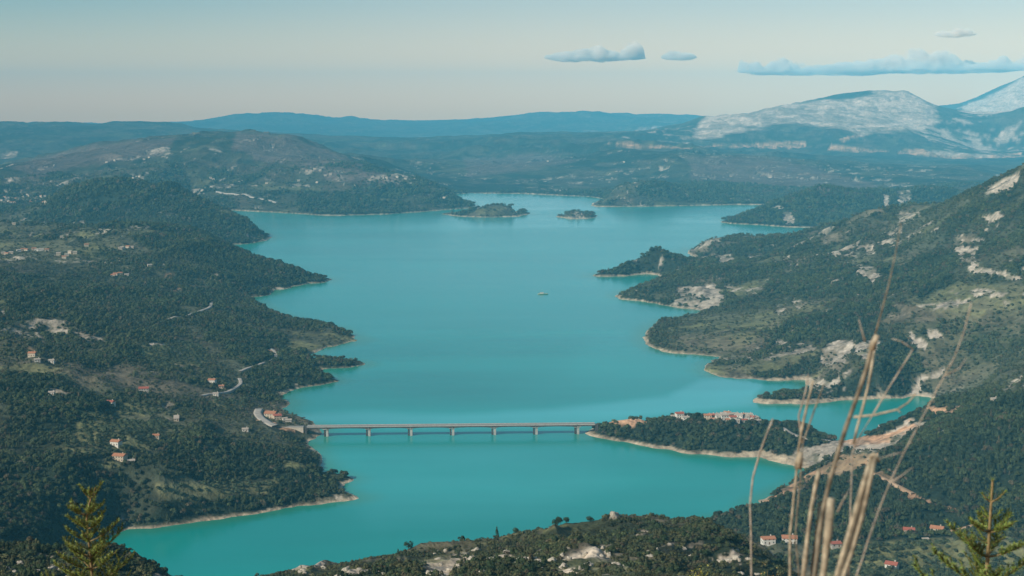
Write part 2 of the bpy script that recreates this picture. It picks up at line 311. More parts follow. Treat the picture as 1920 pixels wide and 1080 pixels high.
paint(rock, Pz("1300,990 1400,960 1560,900 1700,850 1920,740 1920,990 1750,1000 1540,1010 1350,1005"), (900,2200), 0, 4)
paint(wood, Pz("1400,740 1520,730 1720,735 1700,750 1500,757"), (1500,2600), 1, 3)
for s in ("1560,430 1700,400 1900,320 1920,470 1800,560 1640,570 1500,560 1400,560 1300,560 1160,555 1200,530 1400,470", "1450,640 1560,600 1680,600 1640,680 1500,700 1380,690",):
    paint(wood, Pz(s), (2000,6000), .62, 12)
for s in ("1210,620 1300,590 1450,560 1560,560 1480,620 1330,660 1230,655", "1640,600 1920,600 1920,720 1760,740 1700,690", "1440,520 1640,480 1700,490 1560,540 1450,560", "1850,560 1920,530 1920,600 1860,600"):
    paint(wood, Pz(s), (1700,5000), .34, 12)
    paint(grass, Pz(s), (1700,5000), .3, 12)
paint(wood, Pz("1100,519 1220,455 1300,485 1460,440 1460,470 1300,500 1240,518"), (3000,5500), .95, 3)
for s in ("1540,1020 1800,1012 1920,1015 1920,1090 1540,1090",):
    paint(grove, Pz(s), (800,1600), 1, 4); paint(wood, Pz(s), (800,1600), 0, 4); paint(rock, Pz(s), (800,1600), 0, 4); paint(grass, Pz(s), (800,1600), .9, 4)
for s in ("220,765 300,768 300,778 225,776", "265,645 370,640 395,670 270,672", "300,800 340,800 335,822 260,818"):
    paint(grove, Pz(s), (1100,2600), 1, 3); paint(wood, Pz(s), (1100,2600), 0, 3); paint(grass, Pz(s), (1100,2600), .7, 3)
for s in ("1342,544 1456,522 1618,485 1714,485 1583,513 1474,539 1386,557", "1439,587 1517,568 1574,576 1583,592 1474,614 1255,620 1325,600", "1250,640 1330,625 1420,632 1400,650 1290,655", "1380,690 1450,665 1530,655 1500,690 1400,703", "1700,560 1800,530 1920,540 1920,575 1760,590"):
    paint(wood, Pz(s), (1700,5000), .08, 4); paint(grass, Pz(s), (1700,5000), .55, 4)
for s in ("1480,600 1640,560 1690,580 1600,625 1500,640 1440,640", "1450,520 1620,495 1700,500 1690,545 1520,560 1430,550", "1730,480 1780,480 1790,530 1720,560 1680,520", "1640,640 1720,640 1730,700 1640,700"):
    paint(wood, Pz(s), (1700,5000), 1, 5); paint(grass, Pz(s), (1700,5000), 0, 5)
paint(rock, Pz("1268,544 1342,535 1360,561 1325,583 1264,570"), (1700,5000), .8, 4)
paint(soil, Pz("1120,789 1150,786 1215,787 1210,796 1150,799 1118,797"), (1500,2300), .8, 1.5)
for s in ("262,652 315,643 394,669 376,691 284,687", "149,796 306,787 332,818 219,853 109,853", "223,758 302,762 297,779 227,773", "394,750 464,746 459,763 400,765", "289,908 525,903 503,925 306,934"):
    paint(grove, Pz(s), (1000,2600), 1, 4); paint(wood, Pz(s), (1000,2600), 0, 4); paint(grass, Pz(s), (1000,2600), .65, 5)
paint(wood, Pz("-50,880 120,860 240,900 200,1010 330,1000 330,1090 -50,1090"), (930,1500), 1, 6); paint(rock, Pz("-50,880 120,860 240,900 200,1010 330,1000 330,1090 -50,1090"), (930,1500), 0, 3)
R3p = Pz("1340,418 1400,385 1440,370 1560,345 1700,345 1800,350 1800,372 1600,432 1480,430 1380,424")
paint(rock, R3p, (4600,7000), 0, 3); paint(grass, R3p, (4600,7000), 0, 3); paint(wood, R3p, (4600,7000), 1, 3)
for s_ in ("1475,398 1486,400 1490,418 1480,422 1470,405", "1445,390 1465,380 1468,388 1450,394", "1655,366 1668,370 1666,390 1657,386", "1682,366 1710,360 1700,378 1687,386"):
    paint(rock, Pz(s_), (4600,7000), .9, 1.5)
dusky = np.zeros_like(HZ)
for s_ in ("1290,300 1420,292 1520,310 1640,348 1660,370 1560,365 1400,350 1300,345", "20,310 200,268 330,258 300,290 150,310 60,330", "440,250 560,258 660,305 720,330 650,335 560,310 480,300 440,280", "640,305 720,325 760,345 680,345 600,330", "870,300 1000,290 1080,300 1000,320 880,330"):
    paint(dusky, Pz(s_), (5000,16000), 1, 6)
# grass and fields
for s in ("1015,992 1060,980 1135,965 1140,1003 1070,1008 1010,1003", "530,866 580,872 572,880 538,873", "178,870 222,872 215,878 180,877", "640,1065 700,1058 660,1075 560,1078 560,1066", "150,770 200,770 200,780 155,780"):
    paint(grass, Pz(s), (400,2500), 1, 2); paint(wood, Pz(s), (400,2500), 0, 2); paint(rock, Pz(s), (400,2500), 0, 2)
# pale rock on the near ridges
N_AREA = Pz("380,1100 700,1050 900,1020 1150,965 1290,995 1500,1060 1520,1120 380,1120")
paint(wood, N_AREA, (380,900), .8, 5)
near_rock = sstep(0.57, 0.61, 0.5*fbm(FX, FY, 40, 3, 91)+0.5*fbm(FX, FY, 11, 3, 92, .7))*(FR < 1000)
rock = np.where(FR < 1000, near_rock*sstep(1005, 1040, PY), rock)
for s in ("785,1068 800,1052 830,1043 852,1046 860,1062 850,1080 800,1082", "1076,1022 1100,1018 1130,1025 1147,1040 1140,1052 1115,1040 1090,1034", "1140,963 1150,954 1162,958 1160,972 1146,970",
          "1250,1018 1275,1016 1272,1024 1256,1023", "870,1045 883,1043 880,1050", "1340,1042 1365,1036 1380,1020 1385,1040 1360,1055", "1190,995 1215,1000 1200,1004"):
    paint(rock, Pz(s), (380,900), 1, 1.5); paint(wood, Pz(s), (380,900), 0, 3)
# orange and grey scarps
for s, a in (("1410,948 1418,940 1450,926 1497,905 1520,888 1545,872 1580,856 1640,852 1640,862 1600,880 1580,890 1560,893 1530,900 1480,925 1430,950", 1),):
    paint(soil, Pz(s), (1200,2000), 1, 1.2); paint(wood, Pz(s), (1200,2000), 0, 2)
for s in ("1480,868 1470,858 1500,835 1530,835 1570,824 1600,828 1663,808 1700,790 1720,786 1745,790 1725,805 1700,812 1682,837 1640,847 1580,850 1530,872 1505,880",):
    paint(rock, Pz(s), (1200,2400), .9, 1.5); paint(wood, Pz(s), (1200,2400), 0, 2)
paint(soil, Pz("1570,828 1663,810 1715,788 1720,796 1660,822 1600,838"), (1200,2400), .6, 2)
for s in ("1700,895 1660,880 1633,888 1690,915 1720,930 1740,942 1800,955 1822,985 1800,965 1740,946 1705,938 1690,915",
          "1700,760 1800,760 1790,780 1770,775"):
    paint(soil, Pz(s), (900,2400), .8, 1.5)
# bare places on the right hills
for s in ("1640,545 1640,500 1600,498", "1533,655 1560,645 1595,642 1590,668 1573,700 1550,690 1535,670", "1595,643 1640,632 1655,640 1640,670 1620,672 1600,660", "1700,622 1740,640 1735,655 1705,640",
          "1625,452 1640,455 1642,472 1628,475", "1685,405 1735,395 1730,405 1690,420", "1835,405 1870,398 1880,408 1850,418", "1850,350 1897,325 1915,320 1900,350 1870,362 1848,362",
          "1790,470 1800,463 1840,468 1825,480 1800,478 1830,495 1870,508 1920,522 1920,528 1860,517 1835,515 1815,500 1790,478", "1815,550 1835,543 1880,550 1870,556 1830,553",
          "1750,575 1820,558 1815,570 1760,578", "1708,712 1760,692 1778,688 1760,706 1720,716", "1560,715 1600,690 1590,710 1560,722 1520,722 1540,730 1590,730 1580,734 1508,730 1510,712 1540,712",
          "1450,580 1480,572 1485,585 1460,590", "1488,560 1510,565 1500,580 1485,572", "1660,590 1692,587 1690,594 1665,594", "1880,725 1920,702 1920,715 1890,730", "1735,620 1760,615 1770,630 1740,632",
          "1700,740 1720,715 1730,735 1720,745", "1400,480 1427,480 1415,492 1403,490", "1340,482 1370,478 1375,488 1350,492", "1790,445 1860,450 1830,455 1800,455", "1480,425 1462,405 1475,398 1490,420", "1680,365 1710,358 1700,378 1687,385", "1655,368 1670,368 1668,390 1658,388",
          "1290,475 1315,479 1345,470 1350,480 1320,486"):
    paint(rock, Pz(s), (1500,9000), .95, 1.6); paint(wood, Pz(s), (1500,9000), 0, 3)
# pale bits on the left hills
for s in ("48,648 66,645 68,665 52,664", "315,540 333,535 342,545 330,553 318,548", "305,517 325,518 320,524 306,522", "505,640 520,655 510,672", "480,768 520,765 530,775 500,778 520,792 555,808 500,795 484,782", "205,615 235,612 225,622"):
    paint(soil, Pz(s), (1200,4500), .7, 2)
for s in ("535,620 560,622 625,627 615,631 560,627", "230,435 320,434 360,438 330,441 230,440"):
    paint(grass, Pz(s), (1200,6000), .9, 2)
# far hills: fields and pale clearings
for s in ("270,283 315,277 318,287 275,290", "200,295 260,292 258,302 215,303", "240,327 275,325 270,338 245,336", "100,345 150,325 175,320 160,330 115,345", "565,322 605,313 603,320 570,326", "612,322 640,325 638,335 620,333",
          "355,355 372,350 368,362 355,362", "735,325 775,330 770,342 738,345", "690,335 735,332 735,342 690,342", "5,370 85,366 88,374 5,378", "0,285 30,285 25,296 0,295", "880,388 895,386 890,396 882,394", "940,388 975,390 985,397 945,394"):
    paint(rock, Pz(s), (4500,16000), .55, 2.5)
far = sstep(9000, 13000, FR)
# the bare mountain and the pale road bands
bare = Pz("1305,252 1325,210 1383,205 1457,190 1520,190 1600,190 1640,174 1660,150 1700,150 1735,180 1757,210 1765,235 1700,243 1640,243 1610,255 1590,240 1530,235 1460,232 1400,240 1350,253 1315,255")
paint(rock, bare, (11000,40000), .92, 7); rock = np.where(FR > 11000, rock*(.55+.45*sstep(.40, .55, n_hi)), rock)
rock = np.where(FR > 11800, np.maximum(rock, pmask(Pz("1700,235 1800,215 2200,200 2200,300 1740,290"), 6)*sstep(.50, .62, n_hi)*.75), rock)
paint(rock, Pz("1800,207 1880,165 1920,140 2300,60 2300,200 1920,200 1870,222 1810,215"), (15300,40000), 1, 2)
rock = np.maximum(rock, (FR > 11000)*pmask(Pz("1100,248 1300,232 1330,262 1290,285 1180,275"), 8)*sstep(.54, .66, n_hi)*.7)
for s in ("1310,273 1400,270 1440,262 1510,262 1515,272 1440,276 1400,276", "1560,268 1600,274 1660,281 1660,285 1600,284 1560,280", "1680,283 1720,280 1800,290 1920,290 1920,295 1830,297 1790,297 1740,291 1680,287", "1570,262 1600,254 1612,246 1605,258 1580,266", "1140,268 1300,274 1300,277 1180,273"):
    paint(soil, Pz(s), (9000,20000), .85, 1.6)
rock = np.where(FR < 10500, rock*(.18 + .82*sstep(.40, .52, .4*n_mid+.6*n_fin)), rock)
soil *= .35 + .65*sstep(.40, .56, .5*n_mid+.5*n_fin)
for a in (wood, grass): a[:] = a*(1-np.clip(rock+soil, 0, 1)*.9)
shore = sstep(1.0, -1.0, HZ + 3.0*(n_fin-.5) - (.4 + 4.4*sstep(.30, .72, fbm(FX, FY, 150, 4, 83)))*np.where(FX < 0, .55, .9) - 1.9*pmask(Pz('1090,790 1250,800 1420,840 1510,860 1500,885 1400,870 1250,860 1090,830'), 4))*(FR > 1050)*sstep(30000, 9000, FR)
rock_c = np.array([.37,.315,.25]); soil_c = np.array([.46,.27,.16]); shore_c = np.array([.37,.30,.21])
wood_c = np.array([.020,.030,.018]); scrub_c = np.array([.088,.090,.055]); grass_c = np.array([.150,.150,.068]); dusk_c = np.array([.125,.105,.07])
def mix(a, b, t): return a*(1-t[...,None]) + b*t[...,None]
CC = mix(np.broadcast_to(scrub_c, HZ.shape+(3,)), dusk_c, sstep(.45, .7, fbm(FX, FY, 240, 3, 81)))
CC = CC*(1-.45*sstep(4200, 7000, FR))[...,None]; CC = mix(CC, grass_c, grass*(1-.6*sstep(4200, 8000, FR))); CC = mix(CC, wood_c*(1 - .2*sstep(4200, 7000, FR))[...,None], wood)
CC = mix(CC, np.broadcast_to(np.array([.115,.082,.070]), CC.shape), dusky*.8)
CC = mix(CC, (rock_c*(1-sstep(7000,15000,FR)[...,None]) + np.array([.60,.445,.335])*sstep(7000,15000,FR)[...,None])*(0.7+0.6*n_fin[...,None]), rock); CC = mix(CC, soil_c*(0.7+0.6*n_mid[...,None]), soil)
CC = mix(CC, shore_c*(0.7+0.6*n_fin[...,None]), shore)
bare_ = np.clip(rock+soil, 0, 1); led = np.zeros_like(HZ)
for lam_, r0_, r1_ in ((14, 0, 1300), (26, 900, 2600), (60, 2200, 6000), (220, 5000, 30000)):
    gn = vnoise(FX/lam_+.35*FY/lam_, FY/(lam_*2.2), 88)*.6 + vnoise(FX/lam_*2.1, FY/lam_*1.3, 89)*.4
    led = led + lam_*.22*(abs(2*gn-1)-.4)*sstep(r0_-1, r0_*1.25+1, FR)*(1-sstep(r1_*.85, r1_, FR))
HZ = HZ + bare_*led*sstep(1, 6, HZ)
dens_tree = np.clip(0.26 + 0.95*wood, 0, 1)*(1-sstep(.25, .6, rock))*(1-sstep(.3, .6, soil))*(1-shore)*(1-sstep(.5, .9, grass))
# ------------------------------------------------------------------ materials
def new_mat(name, rough=0.9, spec=0.2):
    m = bpy.data.materials.new(name); m.use_nodes = True; n = m.node_tree; p = n.nodes['Principled BSDF']
    p.inputs['Roughness'].default_value = rough; p.inputs['Specular IOR Level'].default_value = spec; return m, n, p
def node(n, t, **k):
    o = n.nodes.new(t)
    for a, b in k.items(): setattr(o, a, b)
    return o
def noise_mat(name, c1, c2, scale, rough=0.9, spec=0.2, bump=0.0, detail=4, inst=None):
    m, n, p = new_mat(name, rough, spec)
    tc = node(n, 'ShaderNodeTexCoord'); no = node(n, 'ShaderNodeTexNoise'); no.inputs['Scale'].default_value = scale; no.inputs['Detail'].default_value = detail
    n.links.new(tc.outputs['Object'], no.inputs['Vector'])
    cr = node(n, 'ShaderNodeValToRGB'); cr.color_ramp.elements[0].position = .35; cr.color_ramp.elements[1].position = .65
    cr.color_ramp.elements[0].color = (*c1, 1); cr.color_ramp.elements[1].color = (*c2, 1)
    n.links.new(no.outputs[0], cr.inputs[0]); n.links.new(cr.outputs[0], p.inputs['Base Color'])
    if bump:
        b = node(n, 'ShaderNodeBump'); b.inputs['Strength'].default_value = bump; n.links.new(no.outputs[0], b.inputs['Height']); n.links.new(b.outputs[0], p.inputs['Normal'])
    return m
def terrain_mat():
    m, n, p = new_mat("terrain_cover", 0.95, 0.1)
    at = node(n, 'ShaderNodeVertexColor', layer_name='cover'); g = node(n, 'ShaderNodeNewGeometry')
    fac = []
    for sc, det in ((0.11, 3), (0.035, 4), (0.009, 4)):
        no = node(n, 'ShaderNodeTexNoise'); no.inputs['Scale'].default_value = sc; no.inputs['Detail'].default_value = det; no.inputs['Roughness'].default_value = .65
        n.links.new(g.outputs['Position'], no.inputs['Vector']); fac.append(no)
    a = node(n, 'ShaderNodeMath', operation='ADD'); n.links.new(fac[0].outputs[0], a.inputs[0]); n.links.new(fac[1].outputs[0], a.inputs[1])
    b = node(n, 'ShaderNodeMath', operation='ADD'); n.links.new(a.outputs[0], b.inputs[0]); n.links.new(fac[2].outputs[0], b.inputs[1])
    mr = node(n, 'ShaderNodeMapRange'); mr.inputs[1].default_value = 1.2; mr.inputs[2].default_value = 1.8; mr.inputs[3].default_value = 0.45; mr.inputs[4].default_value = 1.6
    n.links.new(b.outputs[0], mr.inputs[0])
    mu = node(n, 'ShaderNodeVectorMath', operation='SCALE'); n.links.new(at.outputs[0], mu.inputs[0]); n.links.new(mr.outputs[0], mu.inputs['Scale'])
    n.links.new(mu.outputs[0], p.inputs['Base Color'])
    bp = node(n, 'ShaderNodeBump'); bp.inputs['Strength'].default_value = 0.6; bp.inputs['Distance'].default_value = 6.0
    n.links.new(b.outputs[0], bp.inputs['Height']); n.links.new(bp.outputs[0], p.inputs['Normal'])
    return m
M_TER = terrain_mat()
# ------------------------------------------------------------------ object helpers
def props(o, label=None, cat=None, group=None, kind=None):
    if label: o['label'] = label
    if cat: o['category'] = cat
    if group: o['group'] = group
    if kind: o['kind'] = kind
    return o
def link(name, me, mat=None, parent=None):
    o = bpy.data.objects.new(name, me); COL.objects.link(o)
    if mat is not None:
        for mm in (mat if isinstance(mat, (list, tuple)) else [mat]): me.materials.append(mm)
    if parent: o.parent = parent
    return o
def np_mesh(name, V, Fq, smooth=True):
    V = np.asarray(V, np.float32); Fq = np.asarray(Fq, np.int32); k = Fq.shape[1]
    me = bpy.data.meshes.new(name); me.vertices.add(len(V)); me.vertices.foreach_set('co', V.ravel())
    me.loops.add(Fq.size); me.loops.foreach_set('vertex_index', Fq.ravel())
    me.polygons.add(len(Fq)); me.polygons.foreach_set('loop_start', np.arange(0, Fq.size, k, dtype=np.int32)); me.polygons.foreach_set('loop_total', np.full(len(Fq), k, np.int32))
    me.update(calc_edges=True)
    if smooth: me.polygons.foreach_set('use_smooth', np.ones(len(Fq), bool))
    return me
class MB:
    def __init__(s): s.v = []; s.f = []; s.m = []
    def add(s, V, Fs, mi=0):
        b = len(s.v); s.v += [tuple(map(float, p)) for p in V]; s.f += [tuple(b+i for i in f) for f in Fs]; s.m += [mi]*len(Fs)
    def box(s, x0, x1, y0, y1, z0, z1, mi=0):
        s.add([(x0,y0,z0),(x1,y0,z0),(x1,y1,z0),(x0,y1,z0),(x0,y0,z1),(x1,y0,z1),(x1,y1,z1),(x0,y1,z1)],
              [(0,3,2,1),(4,5,6,7),(0,1,5,4),(1,2,6,5),(2,3,7,6),(3,0,4,7)], mi)
    def prism(s, prof, y0, y1, mi=0):            # profile in x,z extruded along y
        n = len(prof); V = [(x, y0, z) for x, z in prof] + [(x, y1, z) for x, z in prof]
        s.add(V, [tuple(range(n))[::-1] if False else tuple(range(n)), tuple(range(n, 2*n))[::-1]] + [(i, i+n, (i+1) % n + n, (i+1) % n) for i in range(n)], mi)
    def tube(s, pts, rad, n=6, mi=0, cap=True):
        pts = [Vector(p) for p in pts]; rings = []
        for i, p in enumerate(pts):
            t = (pts[min(i+1, len(pts)-1)] - pts[max(i-1, 0)]).normalized()
            a = t.cross(Vector((0, 0, 1)) if abs(t.z) < .9 else Vector((1, 0, 0))).normalized(); b = t.cross(a)
            r = rad[i] if hasattr(rad, '__len__') else rad
            rings.append([p + (a*math.cos(2*math.pi*k/n) + b*math.sin(2*math.pi*k/n))*r for k in range(n)])
        V = [q for R in rings for q in R]; Fs = []
        for i in range(len(pts)-1):
            for k in range(n): Fs.append((i*n+k, i*n+(k+1) % n, (i+1)*n+(k+1) % n, (i+1)*n+k))
        if cap: Fs += [tuple(range(n))[::-1], tuple((len(pts)-1)*n+k for k in range(n))]
        s.add(V, Fs, mi)
    def build(s, name, mat, parent=None, smooth=False):
        me = bpy.data.meshes.new(name); me.from_pydata(s.v, [], s.f)
        o = link(name, me, mat, parent)
        if len(me.materials) > 1: me.polygons.foreach_set('material_index', s.m)
        if smooth: me.polygons.foreach_set('use_smooth', [True]*len(me.polygons))
        me.update(); return o
def empty(name, loc, rz=0.0, **k):
    o = bpy.data.objects.new(name, None); COL.objects.link(o); o.location = loc; o.rotation_euler = (0, 0, rz); o.empty_display_size = 1; return props(o, **k)
def copy_tree(o, parent=None):
    c = o.copy(); COL.objects.link(c); c.parent = parent
    for ch in list(o.children): copy_tree(ch, c)
    return c
# ------------------------------------------------------------------ the ground, in pieces that follow the hills
ny, nx = HZ.shape
def cell(A): return (A[:-1,:-1]+A[1:,:-1]+A[:-1,1:]+A[1:,1:])/4
cpx, cpy, cR = cell(PX), cell(PY), cell(FR); cth = cell(FT)
cbx = 960 + F*np.tan(cth)/cP*0.98
isl = np.zeros(cpx.shape, int)
for k, P in enumerate(IW):
    c = P.mean(0); rad = np.abs(P-c).max()*1.35; cx, cy = cell(FX), cell(FY)
    isl[np.hypot((cx-c[0])/(np.abs(P[:,0]-c[0]).max()*1.4), (cy-c[1])/(np.abs(P[:,1]-c[1]).max()*1.9+40)) < 1] = k+1
reg = np.zeros(cpx.shape, int)
reg[:] = 6
reg[(cR < 11500)] = 5
reg[(cR < 10800) & (cbx < 940)] = 4
reg[(cR < 5700) & (cbx < 560)] = 3
reg[(cR < 4330) & (cbx < 760)] = 1
reg[(cR < 5900) & (cbx >= 1000) & (cR > 4700)] = 7
reg[(cR < 4700) & (cbx > 1060)] = 2
reg[(cR < 2280) & (cbx > 1040)] = 8
reg[(cR < 1130) & (cbx < 1290)] = 0
reg[(cR < 930)] = 0
reg[(cR > 12000) & (cbx > 1295)] = 9
for k in range(1, 5): reg[isl == k] = 9+k
wet = (HZ[:-1,:-1] < -4) & (HZ[1:,:-1] < -4) & (HZ[:-1,1:] < -4) & (HZ[1:,1:] < -4)
idx = np.arange(ny*nx).reshape(ny, nx)
quads = np.stack([idx[:-1,:-1], idx[:-1,1:], idx[1:,1:], idx[1:,:-1]], -1)
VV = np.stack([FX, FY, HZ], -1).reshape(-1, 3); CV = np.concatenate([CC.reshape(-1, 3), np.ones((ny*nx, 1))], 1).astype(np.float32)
NRM = None
dx = np.gradient(VV.reshape(ny, nx, 3), axis=1); dy = np.gradient(VV.reshape(ny, nx, 3), axis=0)
NRM = np.cross(dx, dy).reshape(-1, 3); NRM /= np.linalg.norm(NRM, axis=1)[:,None]+1e-12; NRM[NRM[:,2] < 0] *= -1
REG = {0: ('near_hillside', 'rocky scrub hillside falling from the viewer to the lake'), 1: ('west_shore_hills', 'wooded hills with olive groves along the left shore'),
       2: ('east_shore_hills', 'green and rocky slopes above the right shore'), 3: ('headland_hill', 'dark wooded headland hill on the left'),
       4: ('far_west_hills', 'hazy blue hill with pale fields behind the dark headland'), 5: ('far_north_hills', 'hazy blue hills above the far end of the lake'),
       6: ('distant_hills', 'pale blue distant ridge on the horizon'), 7: ('cape_hills', 'blue wooded cape with pale landslips on the right far shore'),
       8: ('peninsula_hills', 'wooded peninsula and orange scarps at the bridge end'), 9: ('mountain', 'bare grey mountain on the right horizon'),
       10: ('island', 'long wooded island in the far lake'), 11: ('island', 'smaller flat wooded island in the far lake'), 12: ('islet', 'tiny islet in the far bay'), 13: ('islet', 'second tiny islet in the far bay')}
for k, (nm, lb) in REG.items():
    sel = (reg == k) & ~wet; q = quads[sel]
    if not len(q): continue
    u, inv = np.unique(q.ravel(), return_inverse=True); q2 = inv.reshape(q.shape)
    me = np_mesh(nm, VV[u], q2)
    ca = me.color_attributes.new('cover', 'FLOAT_COLOR', 'POINT'); ca.data.foreach_set('color', CV[u].ravel())
    me.normals_split_custom_set_from_vertices(NRM[u].tolist()) if len(u) < 900000 else None
    props(link(nm, me, M_TER), lb, kind='structure')
# ------------------------------------------------------------------ the water
def build_water():
    tw = np.linspace(-45, 45, 500)*DEG; lw = np.log(np.concatenate([np.geomspace(600, 9000, 420), [12000]]))
    T, L = np.meshgrid(tw, lw); R = np.exp(L); X, Y = R*np.sin(T), R*np.cos(T); Z = np.zeros_like(X)
    px, py = to_px(X, Y, Z); s = gsample(SD, T, L)
    wx = px + 60*(fbm(X, Y, 300, 4, 13)-.5); wy = py + 16*(fbm(X, Y, 220, 4, 14)-.5)
    calm_refl = np.zeros(X.shape)
    for pts, v, so in (("560,800 560,780 700,775 900,772 1010,766 1120,757 1240,742 1300,715 1420,700 1400,760 1280,772 1100,795 800,800", .9, 10), ("1120,390 1290,392 1430,392 1430,412 1260,408 1140,402", -.9, 4),  # pale sky sheen, then a dark hill reflection, put into the water colour
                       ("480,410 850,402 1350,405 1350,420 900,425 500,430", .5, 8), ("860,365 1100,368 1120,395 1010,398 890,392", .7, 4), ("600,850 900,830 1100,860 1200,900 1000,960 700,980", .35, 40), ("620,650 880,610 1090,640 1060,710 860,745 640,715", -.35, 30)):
        P = np.array(Pz(pts)); m = sstep(-so, so, sdf_poly(wx.ravel(), wy.ravel(), P).reshape(X.shape)); calm_refl = calm_refl*(1-m) + v*m
    calm_refl = calm_refl + 0.35*(fbm(X*0.35, Y, 260, 4, 17)-.5) + .55*(fbm(X*0.13+Y*.05, Y, 170, 5, 19, .6)-.5)
    i = np.arange(X.size).reshape(X.shape); q = np.stack([i[:-1,:-1], i[:-1,1:], i[1:,1:], i[1:,:-1]], -1).reshape(-1, 4)
    me = np_mesh('water', np.stack([X, Y, Z], -1).reshape(-1, 3), q)
    shal = sstep(0, 1, 1-s/(18+0.010*R))*(s > -30)
    col = np.stack([calm_refl*.5+.5, shal, np.zeros_like(calm_refl), np.ones_like(calm_refl)], -1).astype(np.float32)
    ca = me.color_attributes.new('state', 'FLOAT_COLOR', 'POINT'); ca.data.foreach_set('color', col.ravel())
    m, n, p = new_mat('lake_water', 0.25, 0.5); p.inputs['IOR'].default_value = 1.33
    at = node(n, 'ShaderNodeVertexColor', layer_name='state'); se = node(n, 'ShaderNodeSeparateColor'); n.links.new(at.outputs[0], se.inputs[0])
    c1 = node(n, 'ShaderNodeMix', data_type='RGBA'); c1.inputs[6].default_value = (.008, .285, .255, 1); c1.inputs[7].default_value = (.030, .235, .155, 1)
    n.links.new(se.outputs[1], c1.inputs[0])
    g = node(n, 'ShaderNodeNewGeometry'); no = node(n, 'ShaderNodeTexNoise'); no.inputs['Scale'].default_value = 0.004; no.inputs['Detail'].default_value = 5
    mp = node(n, 'ShaderNodeMapping'); mp.inputs['Scale'].default_value = (.35, 1, 1); n.links.new(g.outputs['Position'], mp.inputs['Vector']); n.links.new(mp.outputs[0], no.inputs['Vector'])
    mr = node(n, 'ShaderNodeMapRange'); mr.inputs[1].default_value = .3; mr.inputs[2].default_value = .7; mr.inputs[3].default_value = .86; mr.inputs[4].default_value = 1.14; n.links.new(no.outputs[0], mr.inputs[0])
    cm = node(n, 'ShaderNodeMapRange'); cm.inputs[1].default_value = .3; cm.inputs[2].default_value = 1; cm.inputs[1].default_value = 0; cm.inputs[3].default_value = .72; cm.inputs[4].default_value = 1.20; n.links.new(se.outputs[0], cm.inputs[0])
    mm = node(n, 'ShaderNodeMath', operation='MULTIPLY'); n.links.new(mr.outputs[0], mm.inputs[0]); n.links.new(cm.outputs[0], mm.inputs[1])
    sc = node(n, 'ShaderNodeVectorMath', operation='SCALE'); c2 = node(n, 'ShaderNodeMix', data_type='RGBA'); c2.inputs[7].default_value = (.055, .33, .34, 1); cq = node(n, 'ShaderNodeMapRange'); cq.inputs[1].default_value = .55; cq.inputs[2].default_value = 1; n.links.new(se.outputs[0], cq.inputs[0]); n.links.new(cq.outputs[0], c2.inputs[0]); n.links.new(c1.outputs[2], c2.inputs[6]); n.links.new(c2.outputs[2], sc.inputs[0]); n.links.new(mm.outputs[0], sc.inputs['Scale'])  # reflected sky of the calm patches painted into the base colour
    n.links.new(sc.outputs[0], p.inputs['Base Color'])
    rr = node(n, 'ShaderNodeMapRange'); rr.inputs[1].default_value = .3; rr.inputs[2].default_value = 1; rr.inputs[3].default_value = .20; rr.inputs[4].default_value = .09; n.links.new(se.outputs[0], rr.inputs[0])
    n.links.new(rr.outputs[0], p.inputs['Roughness'])
    w1 = node(n, 'ShaderNodeTexNoise'); w1.inputs['Scale'].default_value = .25; w1.inputs['Detail'].default_value = 4; n.links.new(g.outputs['Position'], w1.inputs['Vector'])
    bp = node(n, 'ShaderNodeBump'); bp.inputs['Strength'].default_value = .14; bp.inputs['Distance'].default_value = .5; n.links.new(w1.outputs[0], bp.inputs['Height']); n.links.new(bp.outputs[0], p.inputs['Normal'])
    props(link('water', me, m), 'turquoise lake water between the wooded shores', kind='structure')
build_water()
# ------------------------------------------------------------------ the air
def build_haze():
    b = MB(); b.box(-20500, 20500, -200, 26500, -60, 1200)
    m = bpy.data.materials.new('haze_air'); m.use_nodes = True; n = m.node_tree; n.nodes.clear()
    o = node(n, 'ShaderNodeOutputMaterial'); v = node(n, 'ShaderNodeVolumePrincipled')
    v.inputs['Color'].default_value = HAZE_COL; v.inputs['Density'].default_value = HAZE_DEN; v.inputs['Anisotropy'].default_value = -0.35
    n.links.new(v.outputs[0], o.inputs['Volume'])
    props(b.build('haze', m), 'pale blue haze hanging in the air over the lake', kind='stuff')
build_haze()
